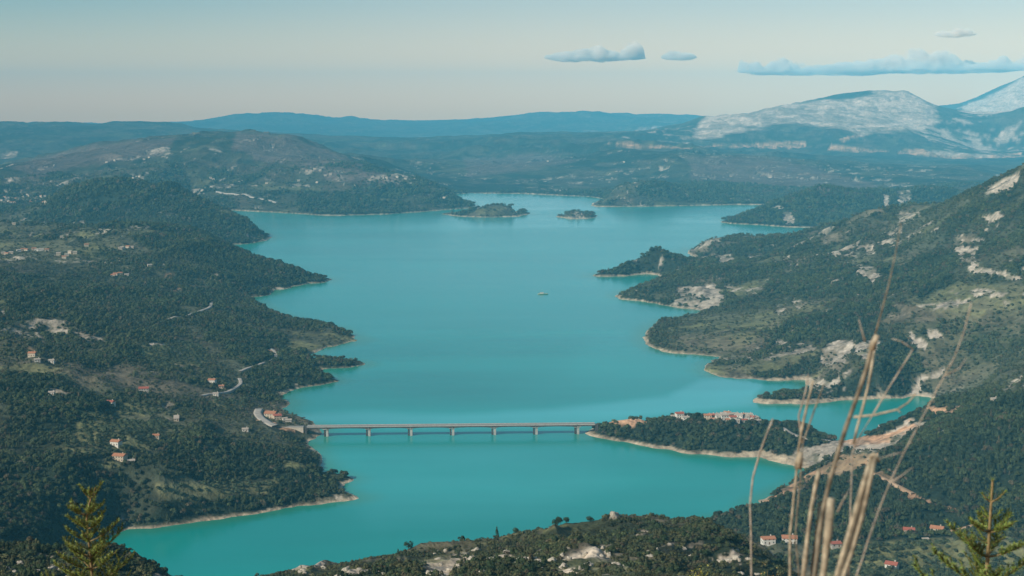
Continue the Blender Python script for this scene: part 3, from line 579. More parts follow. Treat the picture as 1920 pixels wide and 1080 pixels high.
# ------------------------------------------------------------------ clouds, far beyond the haze
def build_clouds():
    m = bpy.data.materials.new('cloud_vapour'); m.use_nodes = True; n = m.node_tree; n.nodes.clear()
    o = node(n, 'ShaderNodeOutputMaterial'); v = node(n, 'ShaderNodeVolumePrincipled')
    v.inputs['Color'].default_value = (.999, .935, .85, 1); v.inputs['Anisotropy'].default_value = -0.3
    tc = node(n, 'ShaderNodeTexCoord'); no = node(n, 'ShaderNodeTexNoise'); no.inputs['Scale'].default_value = .0022; no.inputs['Detail'].default_value = 5; no.inputs['Roughness'].default_value = .6
    n.links.new(tc.outputs['Object'], no.inputs['Vector']); mr = node(n, 'ShaderNodeMapRange'); mr.inputs[1].default_value = .43; mr.inputs[2].default_value = .66; mr.inputs[3].default_value = 0; mr.inputs[4].default_value = .013
    n.links.new(no.outputs[0], mr.inputs[0]); n.links.new(mr.outputs[0], v.inputs['Density'])
    n.links.new(v.outputs[0], o.inputs['Volume'])
    R = 48000.0
    def cloud(x0, x1, yb, lobes, label, seed, thin=1.0):
        k = R/F
        cx, cy, cz = at_r((x0+x1)/2, yb, R); L = (x1-x0)*k/2; W = L*0.45+400
        nu, nv = 110, 26; u = np.linspace(-1, 1, nu); v_ = np.linspace(-1, 1, nv); U, V_ = np.meshgrid(u, v_)
        X = U*L; Y = V_*W
        top = np.zeros_like(U)
        for (lx, lw, lh) in lobes:
            c = (lx-(x0+x1)/2)*k; top = np.maximum(top, lh*k*np.sqrt(np.clip(1-((X-c)/(lw*k))**2 - (Y/W)**2, 0, 1)**.8))
        nn = fbm(X+seed*7000, Y, 900, 5, seed, .6); top = top*(0.30+1.0*sstep(.25, .75, nn))
        edge = np.clip(1-(U**2+V_**2)**2*.9, 0, 1); bot = -(30+150*fbm(X, Y+9000, 700, 3, seed+3))*edge*thin
        top = np.maximum(top, 3); top[np.hypot(U, V_) > 1] = 3; bot[np.hypot(U, V_) > 1] = 0
        N_ = nu*nv; V3 = np.concatenate([np.stack([X, Y, top], -1).reshape(-1, 3), np.stack([X, Y, bot], -1).reshape(-1, 3)])
        i = np.arange(N_).reshape(nv, nu); q = np.stack([i[:-1,:-1], i[:-1,1:], i[1:,1:], i[1:,:-1]], -1).reshape(-1, 4)
        e = list(i[0,:]) + list(i[1:,-1]) + list(i[-1,-2::-1]) + list(i[-2:0:-1,0]); e = np.array(e); e2 = np.roll(e, -1)
        rim = np.stack([e+N_, e2+N_, e2, e], -1)
        me = np_mesh('cloud', V3, np.concatenate([q, q[:,::-1]+N_, rim]), False)
        ob = link('cloud', me, m); ob.location = (cx, cy, cz); ob.rotation_euler = (0, 0, -math.atan2(cx, cy))
        props(ob, label, kind='stuff')
    cloud(1022, 1210, 109, [(1060,30,10),(1100,35,14),(1128,30,20),(1145,20,18),(1180,28,26),(1040,25,5)], 'long low cloud with a bright puff at its right end', 1)
    cloud(1240, 1306, 108, [(1262,22,12),(1285,20,10)], 'small grey wisp of cloud right of the long low one', 2)
    cloud(1755, 1828, 64, [(1790,32,14),(1775,20,9)], 'small lone grey cloud high at the right', 3)
    cloud(1390, 1700, 134, [(1415,28,26),(1470,34,30),(1520,40,17),(1580,50,14),(1640,60,20),(1560,60,12)], 'left half of the long bank of cloud over the bare mountain', 4)
    cloud(1640, 1940, 131, [(1690,45,24),(1725,32,32),(1770,40,28),(1820,40,18),(1870,40,20),(1915,35,28)], 'right half of the long bank of cloud over the bare mountain', 5)
build_clouds()
# ------------------------------------------------------------------ roads
M_ROAD = noise_mat('road_pale', (.30, .27, .23), (.42, .38, .33), .12)
M_TRACK = noise_mat('road_dirt', (.32, .21, .13), (.46, .33, .22), .08)
ROADS_XY = []
def road(name, label, pts, wid, mat, lift_=0.6):
    W3 = [march(a, b) for a, b in Pz(pts)]; W3 = [p for p in W3 if p]
    P = []
    for a, b in zip(W3[:-1], W3[1:]):
        k = max(2, int(math.hypot(b[0]-a[0], b[1]-a[1])/8))
        for j in range(k): P.append((a[0]+(b[0]-a[0])*j/k, a[1]+(b[1]-a[1])*j/k))
    P.append(W3[-1][:2]); P = np.array(P)
    for _ in range(3): P[1:-1] = (P[:-2]+2*P[1:-1]+P[2:])/4
    t = np.gradient(P, axis=0); t /= np.linalg.norm(t, axis=1)[:,None]+1e-9; nrm = np.stack([-t[:,1], t[:,0]], -1)
    rows = []
    for s in (-1, -.5, 0, .5, 1):
        q = P + nrm*s*wid/2; rows.append(np.column_stack([q, height(q[:,0], q[:,1])]))
    R5 = np.array(rows); zc = R5[:,:,2].max(0)
    for _ in range(6): zc = np.maximum(R5[:,:,2].max(0), np.convolve(np.pad(zc, 1, 'edge'), [.25,.5,.25], 'valid'))
    for k in range(5): R5[k,:,2] = zc + lift_
    n = len(P); V = R5.reshape(-1, 3); f = []
    for k in range(4):
        for i in range(n-1): f.append((k*n+i, (k+1)*n+i, (k+1)*n+i+1, k*n+i+1))
    V2 = V.copy(); V2[:,2] -= 5                                       # an embankment below the surface
    nV = len(V); V = np.vstack([V, V2]); 
    for i in range(n-1): f += [(i, i+1, nV+i+1, nV+i), (4*n+i, nV+4*n+i, nV+4*n+i+1, 4*n+i+1)]
    me = np_mesh(name, V, np.array(f), False); props(link(name, me, mat), label, kind='structure')
    for p in P: ROADS_XY.append((p[0], p[1], wid))
road('road', 'pale road curving up from the bridge past the orange roofed building', "486,768 482,776 490,787 503,796 516,802", 11, M_ROAD)
road('road', 'pale road climbing round the wooded cape on the left', "507,655 516,662 519,668 510,676 493,682 467,690 450,698", 5.5, M_ROAD)
road('road', 'pale road winding inland below the wooded cape', "449,711 454,719 443,728 433,735 407,738 377,743", 5.5, M_ROAD)
road('road', 'pale road bending on the slope higher up on the left', "399,567 396,575 373,585 350,593 310,603", 6, M_ROAD)
road('road', 'pale road bending over the wooded knoll at the neck of land', "1467,803 1476,811 1490,818 1513,823 1535,825 1557,827", 6, M_ROAD)
road('track', 'pale track past the two houses at the lower right', "1690,1001 1720,1003 1755,1002 1790,996 1830,986 1850,985", 4.5, M_TRACK)
road('track', 'reddish track zigzagging down the wooded slope at the right', "1633,888 1660,898 1690,917 1712,928", 4.5, M_TRACK)
road('road', 'pale road above the far left shore', "407,361 440,365 467,369 500,375 520,381", 14, M_ROAD, 1.5)
RX = np.array(ROADS_XY)
# ------------------------------------------------------------------ the bridge
def build_bridge():
    conc = noise_mat('bridge_concrete', (.36,.345,.31), (.46,.435,.39), .4, bump=.1); dark = noise_mat('bridge_dark_concrete', (.055,.055,.05), (.09,.085,.08), .3)
    asp = noise_mat('bridge_asphalt', (.18,.18,.17), (.24,.23,.22), .5)
    A = np.array(ground(612, 817.5)); B = np.array(ground(1081.5, 813)); d = B-A; L = np.linalg.norm(d); d /= L; step = L/6
    root = empty('road_bridge', (A[0], A[1], 0), math.atan2(d[1], d[0]), label='long low concrete bridge on seven piers across the lake', cat='bridge')
    zt = 13.4; x0 = -25.0; x1 = L+24
    mb = MB(); mb.box(x0, x1, -5.2, 5.2, zt-.75, zt-.25); mb.build('deck', conc, root)
    mb = MB(); mb.box(x0, x1, -4.2, 4.2, zt-.246, zt-.17); mb.build('road_surface', asp, root)
    for s in (-1, 1):
        mb = MB(); mb.box(x0, x1, s*4.95-.2, s*4.95+.2, zt-.25, zt+.55)
        for k in range(int((x1-x0)/6)): mb.box(x0+k*6, x0+k*6+.5, s*4.95-.28, s*4.95+.28, zt-.25, zt+.7)
        mb.build('parapet', conc, root)
    for k in range(-1, 7):                                        # haunched girders, deeper towards each pier
        a = k*step if k >= 0 else x0; b = (k+1)*step if k < 6 else x1
        if k == -1: b = 0
        nseg = 16; pr = [(a+.6, zt-.76), (b-.6, zt-.76)]
        for j in range(nseg+1):
            t = 1-j/nseg; xx = a+.6 + (b-a-1.2)*t; dep = 1.5 + 0.9*(2*t-1)**2 if 0 <= k < 6 else 1.7
            pr.append((xx, zt-.76-dep))
        for s in (-4.4, 4.4):
            mb = MB(); mb.prism(pr, s-.6, s+.6); mb.build('girder', dark, root)
    for k in range(7):
        x = k*step
        p = empty('pier', (0, 0, 0)); p.parent = root
        mb = MB(); mb.prism([(x-5.5, zt-2.6), (x+5.5, zt-2.6), (x+5.5, zt-3.1), (x+3, zt-4.1), (x-3, zt-4.1), (x-5.5, zt-3.1)], -4.6, 4.6); mb.build('pier_cap', conc, p)
        mb = MB(); mb.box(x-.2, x+2.9, -3.6, 3.6, -6, zt-4.1); mb.build('shaft', conc, p)
        mb = MB(); mb.box(x-2.9, x-1.0, -2.9, 3.6, -6, zt-4.1); mb.build('shaft', dark, p)  # left half of the pier, its shade put into the dark colour
    mb = MB(); mb.box(x0-3, x0, -5.2, 5.2, -2, zt-.26); mb.box(x0-1.5, x0+1.2, -4.8, 5.2, zt-5.5, zt-2.7); mb.build('abutment', dark, root)
    mb = MB(); mb.box(x1, x1+4, -4.6, 4.6, -2, zt-.8); mb.build('abutment', dark, root)
    # the wall that carries the approach road
    wl = empty('retaining_wall', (A[0]+d[0]*(x0-4), A[1]+d[1]*(x0-4), 0), math.atan2(d[1], d[0]), label='pale concrete retaining wall under the road at the left bridge end', cat='wall')
    wm = noise_mat('wall_concrete', (.50,.43,.34), (.60,.52,.42), .25)
    mb = MB(); mb.box(-37, -.5, -5.5, -4.2, 1, zt-.4); mb.build('wall_face', wm, wl)
    mb = MB(); mb.box(-37, -.5, -4.19, 5.0, 1, zt-.3); mb.build('road_fill', asp, wl)
    mb = MB(); mb.box(-37, -.5, -5.7, -5.2, zt-.39, zt+.7); mb.build('parapet', conc, wl)
    global BR; BR = (A, d, x0, x1)
build_bridge()
# ------------------------------------------------------------------ houses
ROOFS = {'orange': noise_mat('roof_orange_tile', (.34,.14,.075), (.44,.21,.12), 1.2), 'red': noise_mat('roof_red_tile', (.28,.08,.055), (.38,.13,.085), 1.2), 'pale': noise_mat('roof_pale', (.32,.27,.22), (.42,.36,.30), 1.0)}
WALLS = {'white': noise_mat('plaster_white', (.56,.53,.46), (.68,.64,.57), .6), 'cream': noise_mat('plaster_cream', (.46,.38,.28), (.56,.47,.36), .6), 'stone': noise_mat('stone_grey', (.34,.31,.27), (.46,.42,.36), 1.5)}
M_WIN = new_mat('window_dark', .2, .5)[0]; M_WIN.node_tree.nodes['Principled BSDF'].inputs['Base Color'].default_value = (.03,.035,.04,1)
M_DOOR = noise_mat('door_wood', (.12,.07,.04), (.18,.11,.06), 3)
PROTO = {}
def house_proto(w_, d_, h_, wall, roof, detail=True):
    root = empty('house', (0, 0, 0)); g = d_*0.22
    mb = MB(); mb.box(-w_/2, w_/2, -d_/2, d_/2, -4, h_); mb.build('wall', WALLS[wall], root)
    r = MB(); e = .5
    prof = [(-d_/2-e, h_), (d_/2+e, h_), (d_/2+e, h_+.25), (0, h_+g+.25), (-d_/2-e, h_+.25)]
    V = [(-w_/2-e, y, z) for y, z in prof] + [(w_/2+e, y, z) for y, z in prof]; n = 5
    r.add(V, [tuple(range(n))[::-1], tuple(range(n, 2*n))] + [(i, (i+1) % n, (i+1) % n+n, i+n) for i in range(n)]); rf = r.build('roof', ROOFS[roof], root)
    if detail:
        mb = MB(); mb.box(w_*.2, w_*.2+.8, d_*.1, d_*.1+.8, h_+g*.5, h_+g+1.2); mb.build('chimney', WALLS[wall], rf)
        nw = max(2, int(w_/3.2)); fl = 2 if h_ > 4.5 else 1
        for f in range(fl):
            for k in range(nw):
                x = -w_/2 + w_*(k+.5)/nw
                if f == 0 and k == nw//2:
                    mb = MB(); mb.box(x-.6, x+.6, -d_/2-.06, -d_/2+.1, 0, 2.2); mb.build('door', M_DOOR, root); continue
                mb = MB(); mb.box(x-.55, x+.55, -d_/2-.05, -d_/2+.1, 1.0+f*2.9, 2.3+f*2.9); mb.build('window', M_WIN, root)
        for y in (-d_*.22, d_*.22):
            mb = MB(); mb.box(-w_/2-.05, -w_/2+.1, y-.5, y+.5, 1.1, 2.3); mb.build('window', M_WIN, root)
    return root
HOUSES_XY = []
def house(px, py, dims, wall, roof, yaw, label, group=None, cat='house', name='house', detail=True):
    p = march(px, py)
    if p is None: return
    key = (dims, wall, roof, detail)
    if key in PROTO: o = copy_tree(PROTO[key])
    else: o = PROTO[key] = house_proto(*dims, wall, roof, detail)
    o.location = (p[0], p[1], p[2]+.3); o.rotation_euler = (0, 0, math.radians(yaw)); o.name = name
    if 'group' in o: del o['group']
    props(o, label, cat, group); HOUSES_XY.append((p[0], p[1], max(dims[:2])*.75+1)); return o
B_, M_, S_ = (13.0, 9.0, 5.8), (10.5, 8.0, 4.4), (7.5, 6.0, 3.0)
house(1440,1019, (11.5,8.5,4.6), 'white','orange', 8, 'white house with a low orange roof, left one of the pair behind the near ridge')
house(1480,1018, (13.0,9.5,5.0), 'white','orange', -6, 'wide white house with orange roof, right one of the pair behind the near ridge')
house(1704,1000, (10.0,8.0,3.4), 'cream','red', -14, 'low house with a rust red roof left of the taller one on the pale track')
house(1757,1001, (11.5,8.5,5.2), 'cream','orange', -28, 'cream house with orange roof and lit gable on the pale track')
house(1672,1064, (9.5,8.0,3.0), 'white','red', -30, 'small red roofed house down in the olive grove')
house(1566,1026, (9.0,7.0,3.0), 'stone','red', 10, 'red roofed house half hidden behind the dry stalks')
house(1735,1016, (4.5,4.0,2.6), 'white','pale', 10, 'tiny pale hut at the top of the olive grove', cat='hut', name='hut', detail=False)
house(508,783, (15.0,12.0,6.0), 'cream','orange', -10, 'large orange roofed building beside the road at the left bridge end', cat='building', name='building')
house(520,786, (10.0,9.0,5.0), 'cream','red', 20, 'red roofed wing against the right side of the large orange roofed building')
house(541,791, (8.0,6.0,2.6), 'stone','pale', 5, 'low grey shed on the rocky point by the bridge', cat='shed', name='shed', detail=False)
house(534,788, (6.0,5.0,2.6), 'white','pale', 25, 'small whitish shed between the red roofed wing and the grey shed', cat='shed', name='shed', detail=False)
house(1274,785, (10.0,8.5,6.5), 'white','red', 12, 'tall white house with a red roof standing alone at the left on the peninsula')
house(1286,787, (8.0,6.0,3.0), 'white','pale', 0, 'low white building right of the lone red roofed house on the peninsula')
house(1262,785, (6.0,5.0,3.0), 'stone','pale', 0, 'small grey building left of the lone red roofed house on the peninsula')
vil = [(1327,786,'c'),(1334,784,'w'),(1342,783,'c'),(1349,787,'w'),(1356,781,'c'),(1363,779,'w'),(1368,784,'c'),(1374,788,'w'),(1379,782,'c'),(1386,786,'w'),(1392,783,'c'),(1398,787,'w'),(1404,784,'c'),(1409,788,'w'),(1345,790,'s'),(1366,790,'s'),(1382,791,'s'),(1415,789,'c'),(1358,786,'w'),(1396,791,'s'),(1337,789,'s'),(1421,792,'s')]
for i, (a, b, c) in enumerate(vil):
    house(a, b+1, ((8.5,7.0,5.0) if i % 3 else (10.0,7.0,6.0)) if c != 's' else (7.0,5.0,3.0), {'c':'cream','w':'white','s':'stone'}[c], 'red' if i % 6 == 1 else ('orange' if i % 5 == 0 else 'pale'), (-30+i*37) % 50-25, 'small plastered house of the village on the crest of the peninsula', 'village houses on the peninsula crest')
for a, b, dm, wl, rf, yw, lb in [(218,835,M_,'white','orange',-20,'white house with orange roof in the clearing on the left hillside, upper of two'),(225,864,B_,'cream','orange',-15,'cream house with orange roof in the clearing on the left hillside, lower of two'),
    (246,869,S_,'stone','pale',15,'grey farm building right of the lower orange roofed house on the left'),(293,821,S_,'cream','orange',0,'small brownish house on the terraced slope right of the clearing'),
    (270,736,B_,'stone','red',8,'house with a bright red roof in the trees on the left hillside'),(398,718,M_,'white','orange',-10,'white house with orange roof above the winding pale road'),(415,728,S_,'cream','orange',12,'small cream house just above the bend of the pale road'),
    (405,742,S_,'white','pale',0,'white building on the lower edge of the winding pale road'),(207,760,M_,'white','red',-18,'white house at the left end of the terraced grove'),(460,809,S_,'white','pale',5,'long low pale shed among trees left of the bridge'),
    (331,788,(6.0,14.0,3.0),'cream','pale',12,'narrow pale building in the woods left of the bridge'),(61,668,M_,'cream','orange',-5,'cream house beside the pale bare patch at the far left'),(70,678,S_,'white','pale',20,'small white hut below the pale bare patch at the far left'),
    (97,680,S_,'white','pale',0,'lone white hut in the woods at the left'),(97,741,S_,'white','pale',0,'tiny white hut in the dark wood at the left edge'),(285,650,S_,'white','pale',0,'lone white hut in the middle of the left hillside'),
    (1653,803,S_,'white','pale',0,'small white building above the inlet shore on the right'),(1612,660,S_,'white','pale',0,'tiny white hut above the ribbed landslip on the right'),(1612,557,(9.0,7.0,3.0),'white','pale',0,'lone white building on the dark right hillside'),
    (1865,753,S_,'cream','pale',10,'pale hut on the wooded slope at the right edge')]:
    house(a, b, dm, wl, rf, yw, lb)
R2 = random.Random(5)
far_label = 'small pale house in the hazy settlement on the far left'
for i in range(26):
    house(R2.uniform(3, 88), R2.uniform(366, 382), (11.0,9.0,5.0), 'cream', 'orange' if i % 3 == 0 else 'pale', R2.uniform(-30, 30), far_label, 'houses of the far left settlement', detail=False)
for (a, b) in [(7,477),(14,478),(43,470),(50,471),(36,472),(70,471),(78,470),(64,469),(133,475),(140,476),(163,462),(117,447),(25,421),(230,467),(247,466),(240,465),(225,468),(237,518),(217,517),(225,515),(212,519),(110,478),(120,484),(125,480),(280,500),(88,471),(20,476)]:
    house(a+R2.uniform(-1,1), b, (10.0,7.5,4.0), 'white' if R2.random() < .3 else 'cream', 'orange' if R2.random() < .35 else 'pale', R2.uniform(-30, 30), 'small pale house scattered on the upper left slopes', 'houses scattered on the upper left slopes', detail=False)
for (a, b) in [(370,357),(380,359),(395,335),(500,345),(575,322),(590,318),(600,320),(610,330),(620,327),(560,340),(595,343),(745,333),(760,336),(755,331),(725,335),(400,338),(270,300),(280,296),(200,305),(215,302),(250,335),(262,332),(1027,303),(1170,305),(833,372),(490,330)]:
    house(a, b, (13.0,10.0,5.0), 'cream', 'pale', R2.uniform(-30, 30), 'pale speck of a house on the hazy blue far hills', 'houses on the hazy far hills', detail=False)
# ------------------------------------------------------------------ boats on the lake
def build_boat(px, py, L, label):
    x, y = ground(px, py); root = empty('boat', (x, y, 0), math.radians(8), label=label, cat='boat')
    hull = noise_mat('boat_hull', (.42,.40,.22), (.52,.48,.28), .5); mb = MB()
    W = L*.16; st = [(-.5,.8),(-.3,1),(.1,1),(.35,.75),(.5,.05)]
    V = []; 
    for t, s in st: V += [(t*L, -W*s, 1.6+.8*max(0,t)), (t*L, -W*s*.6, -.4), (t*L, W*s*.6, -.4), (t*L, W*s, 1.6+.8*max(0,t))]
    Fs = []
    for i in range(4):
        for k in range(3): Fs.append((i*4+k, i*4+k+1, i*4+k+5, i*4+k+4))
        Fs.append((i*4+3, i*4, i*4+4, i*4+7))
    Fs += [(0,1,2,3), (19,18,17,16)]; mb.add(V, Fs); mb.build('hull', hull, root)
    mb = MB(); mb.box(-L*.28, L*.05, -W*.55, W*.55, 1.9, 4.2); c = mb.build('cabin', WALLS['white'], root)
    mb = MB(); mb.box(-L*.31, L*.08, -W*.65, W*.65, 4.21, 4.5); mb.build('cabin_roof', WALLS['cream'], c)
build_boat(1018, 552, 24, 'yellowish work boat alone in the middle of the lake')
# ------------------------------------------------------------------ woods
def foliage_mat(name):
    m, n, p = new_mat(name, .85, .15)
    a = node(n, 'ShaderNodeAttribute', attribute_type='INSTANCER', attribute_name='tone'); g = node(n, 'ShaderNodeNewGeometry')
    mr = node(n, 'ShaderNodeMapRange'); mr.inputs[3].default_value = .62; mr.inputs[4].default_value = 1.45; n.links.new(g.outputs['Random Per Island'], mr.inputs[0])
    sc = node(n, 'ShaderNodeVectorMath', operation='SCALE'); n.links.new(a.outputs[0], sc.inputs[0]); n.links.new(mr.outputs[0], sc.inputs['Scale']); n.links.new(sc.outputs[0], p.inputs['Base Color'])
    return m
M_FOL = foliage_mat('foliage_wood')
def crown_mesh(name, seed, kind='round', nleaf=170, size=.34):
    r = np.random.default_rng(seed); V = []; Fs = []
    lobes = []
    nl = 6 if kind == 'round' else 5
    for k in range(nl):
        if kind == 'round': lobes.append((np.array([r.uniform(-.45,.45), r.uniform(-.45,.45), r.uniform(.35,.85)]), r.uniform(.32,.5)))
        elif kind == 'bush': lobes.append((np.array([r.uniform(-.6,.6), r.uniform(-.6,.6), r.uniform(.12,.45)]), r.uniform(.28,.45)))
        else: lobes.append((np.array([r.uniform(-.1,.1), r.uniform(-.1,.1), .25+.22*k]), .46-.085*k))
    for i in range(nleaf):
        c, rad = lobes[i % nl]; d = r.normal(size=3); d[2] = abs(d[2])*.9 - .25; d /= np.linalg.norm(d)
        p = c + d*rad*r.uniform(.75, 1.08); s = size*r.uniform(.5, 1.0)*(.7 if kind == 'cone' else 1)
        a = np.cross(d, r.normal(size=3)); a /= np.linalg.norm(a); b = np.cross(d, a)
        d2 = d*.25*s
        b0_ = len(V); V += [p + a*s*.5 - d2, p + (-a*.3+b*.5)*s, p + (-a*.35-b*.45)*s - d2, p + d*s*.22]; Fs += [(b0_, b0_+1, b0_+3), (b0_+1, b0_+2, b0_+3), (b0_+2, b0_, b0_+3)]
    if kind != 'bush':
        b0_ = len(V); V += [np.array([.05*math.cos(t), .05*math.sin(t), z]) for z in (-.4, .5) for t in (0, 2.1, 4.2)]; Fs += [(b0_, b0_+1, b0_+4), (b0_, b0_+4, b0_+3), (b0_+1, b0_+2, b0_+5), (b0_+1, b0_+5, b0_+4), (b0_+2, b0_, b0_+3), (b0_+2, b0_+3, b0_+5)]
    return np_mesh(name, V, np.array(Fs), False)
VC = bpy.data.collections.new('tree_kinds')
for i, (kd, sd2) in enumerate([('round', 1), ('round', 2), ('round', 3), ('cone', 4), ('cone', 5), ('bush', 6), ('bush', 7)]):
    o = bpy.data.objects.new('tree_kind_%02d' % i, crown_mesh('wood_tree', sd2, kd)); o.data.materials.append(M_FOL); VC.objects.link(o)
def band(r0, r1, sp, seed):
    g = np.random.default_rng(seed); xm = r1*math.sin(24*DEG)
    xs = np.arange(-xm, xm, sp); ys = np.arange(r0*.9, r1, sp); X, Y = np.meshgrid(xs, ys); X = (X + g.uniform(-.45,.45,X.shape)*sp).ravel(); Y = (Y + g.uniform(-.45,.45,Y.shape)*sp).ravel()
    R = np.hypot(X, Y); T = np.arctan2(X, Y); k = (R > r0) & (R < r1) & (abs(T) < 24*DEG); return X[k], Y[k]
def fs(A, X, Y): return gsample(A, np.arctan2(X, Y), np.log(np.hypot(X, Y)), fth, flr)
def clear(X, Y, keep):
    for x, y, rad in HOUSES_XY: keep &= ~(np.hypot(X-x, Y-y) < rad)
    for x, y, wd in RX: keep &= ~((abs(X-x) < wd*.5+2.5) & (abs(Y-y) < wd*.5+2.5))
    A, d, x0, x1 = BR; u = (X-A[0])*d[0]+(Y-A[1])*d[1]; v = -(X-A[0])*d[1]+(Y-A[1])*d[0]
    return keep & ~((u > x0-45) & (u < x1+6) & (v > -34) & (v < 9))
g = np.random.default_rng(3); TP = []
for (r0, r1, sp, sz) in ((400, 950, 3.0, .46), (950, 2300, 4.9, .75), (2300, 3600, 6.6, .95), (3600, 5200, 9.5, 1.25), (5200, 7600, 15, 1.9)):
    X, Y = band(r0, r1, sp, int(r0)); R = np.hypot(X, Y)
    dn = fs(dens_tree, X, Y); wd = fs(wood, X, Y); z = fs(HZ, X, Y); gv = fs(grove, X, Y)
    nb = fbm(X, Y, 38, 3, 51, .6)
    k = (g.random(len(X)) < dn*(0.45+0.9*sstep(.35, .6, nb))) & (z > 2.4) & (gv < .5)
    k = clear(X, Y, k)
    X, Y, z, wd, nb = X[k], Y[k], z[k], wd[k], nb[k]; n_ = len(X)
    cone = g.random(n_) < .35*wd*sstep(.4, .6, fbm(X, Y, 200, 3, 52)); bush = (g.random(n_) < .65*(1-wd)) | (sz < .5)
    var = np.where(bush, g.integers(5, 7, n_), np.where(cone, g.integers(3, 5, n_), g.integers(0, 3, n_)))
    h = sz*g.uniform(4.2, 8.2, n_)*np.where(bush, .72, 1)*(.6+.4*wd); wdt = h*np.where(cone, .75, np.where(bush, 1.15, .95))
    c = np.array([.033,.046,.022])*(1+0*h[:,None]); t = sstep(.4, .65, fbm(X, Y, 60, 3, 53))[:,None]; c = c*(1-t*.6) + np.array([.062,.078,.030])*t*.6
    lo = (1-wd)[:,None]; c = c*(1-lo*.6) + np.array([.098,.098,.050])*lo*.6
    br = (g.random(n_) < .10)[:,None]; c = np.where(br, np.array([.075,.062,.036]), c)
    if sz < .5:
        t = (g.random(n_) < .3)[:,None]; c = np.where(t, np.array([.070,.072,.032]), c); h = h*g.uniform(.6, 1.5, n_)
    c = c*g.uniform(.6, 1.5, (n_, 1))
    TP.append(np.column_stack([X, Y, z-.05*h, wdt, wdt*g.uniform(.8, 1.2, n_), h, var, c, g.uniform(0, 6.28, n_)]))
# the olive groves, planted in rows
for (r0, r1) in ((900, 2600),):
    sp = 8.5; xm = 1200; xs = np.arange(-xm, xm, sp); ys = np.arange(r0, r1, sp*1.1); X, Y = np.meshgrid(xs, ys); c_, s_ = math.cos(.35), math.sin(.35)
    X, Y = (X*c_-Y*s_).ravel(), (X*s_+Y*c_).ravel(); X = X + g.uniform(-.9,.9,X.shape); Y = Y + g.uniform(-.9,.9,Y.shape)
    k = (fs(grove, X, Y) > .5) & (abs(np.arctan2(X, Y)) < 24*DEG) & (np.hypot(X, Y) < r1) & (g.random(X.shape) < .86); k = clear(X, Y, k); X, Y = X[k], Y[k]; n_ = len(X); z = fs(HZ, X, Y)
    h = g.uniform(2.6, 4.4, n_); c = np.array([.060,.078,.040])*g.uniform(.6, 1.3, (n_, 1))
    TP.append(np.column_stack([X, Y, z-.2, h*1.35, h*1.35, h, g.integers(0, 3, n_), c, g.uniform(0, 6.28, n_)]))
TP = np.vstack(TP)
# the most prominent bushes of the near ridges become objects of their own
tr = np.hypot(TP[:,0], TP[:,1]); tpx, tpy = to_px(TP[:,0], TP[:,1], TP[:,2]+TP[:,5]*.6)
cand = np.where((tr < 930) & (tpx > 3) & (tpx < 1560) & (tpy < 1070) & (tpy > 940))[0]
def seen(i):
    x, y, z = TP[i,0], TP[i,1], TP[i,2]+TP[i,5]*.8; r = tr[i]; t = np.linspace(.62, .985, 50)
    return bool((H+(z-H)*t > np.maximum(height(x*t, y*t), 0)+.3).all())
cand = cand[np.argsort(-(TP[cand,5]*TP[cand,3])/tr[cand]**2)]
pick = []
for i in cand:
    if len(pick) >= 270: break
    if seen(i): pick.append(i)
pick = np.array(pick, int); mask = np.ones(len(TP), bool); mask[pick] = False
M_BUSH = []
for k, c in enumerate([(.030,.050,.022), (.042,.060,.026), (.066,.070,.034), (.075,.062,.036)]):
    m, n, p = new_mat('bush_leaves_%d' % k, .85, .15); gg = node(n, 'ShaderNodeNewGeometry'); cr = node(n, 'ShaderNodeMapRange'); cr.inputs[3].default_value = .6; cr.inputs[4].default_value = 1.5
    n.links.new(gg.outputs['Random Per Island'], cr.inputs[0]); sc = node(n, 'ShaderNodeVectorMath', operation='SCALE'); sc.inputs[0].default_value = c; n.links.new(cr.outputs[0], sc.inputs['Scale']); n.links.new(sc.outputs[0], p.inputs['Base Color']); M_BUSH.append(m)
BM = {}
for i in pick:
    t = TP[i]; ci = int(np.argmin([abs(t[7]-.030), abs(t[7]-.045), abs(t[7]-.066), 9]))
    if t[7] > t[8]: ci = 3
    key = (int(i) % 6, ci)
    if key not in BM: me = crown_mesh('bush', 100+key[0], 'bush', 230, .26); me.materials.append(M_BUSH[ci]); BM[key] = me
    o = bpy.data.objects.new('bush', BM[key]); COL.objects.link(o); o.location = t[:3]; o.scale = (t[3]*1.0, t[4]*1.0, t[5]*1.25); o.rotation_euler = (0, 0, t[10])
    q = tpx[i]; zone = ('on the small ridge behind the left fir' if q < 340 else 'at the low left foot of the near ridge' if q < 700 else 'on the near ridge left of its grassy patch' if q < 1000 else
            'by the grassy patch and rocky top of the near ridge' if q < 1210 else 'on the near ridge right of its rocky top' if q < 1400 else 'on the near ridge among and behind the dry stalks')
    lb = ('brownish bush ' if ci == 3 else 'greyish green bush ' if ci == 2 else 'dark green bush ') + zone
    props(o, lb, 'bush', lb.replace('bush', 'bushes'))
TW = TP[mask]
me = bpy.data.meshes.new('forest'); me.vertices.add(len(TW)); me.vertices.foreach_set('co', TW[:,:3].astype(np.float32).ravel())
a = me.attributes.new('scl', 'FLOAT_VECTOR', 'POINT'); a.data.foreach_set('vector', TW[:,3:6].astype(np.float32).ravel())
a = me.attributes.new('var', 'INT', 'POINT'); a.data.foreach_set('value', TW[:,6].astype(np.int32))
a = me.attributes.new('tone', 'FLOAT_COLOR', 'POINT'); a.data.foreach_set('color', np.column_stack([TW[:,7:10], np.ones(len(TW))]).astype(np.float32).ravel())
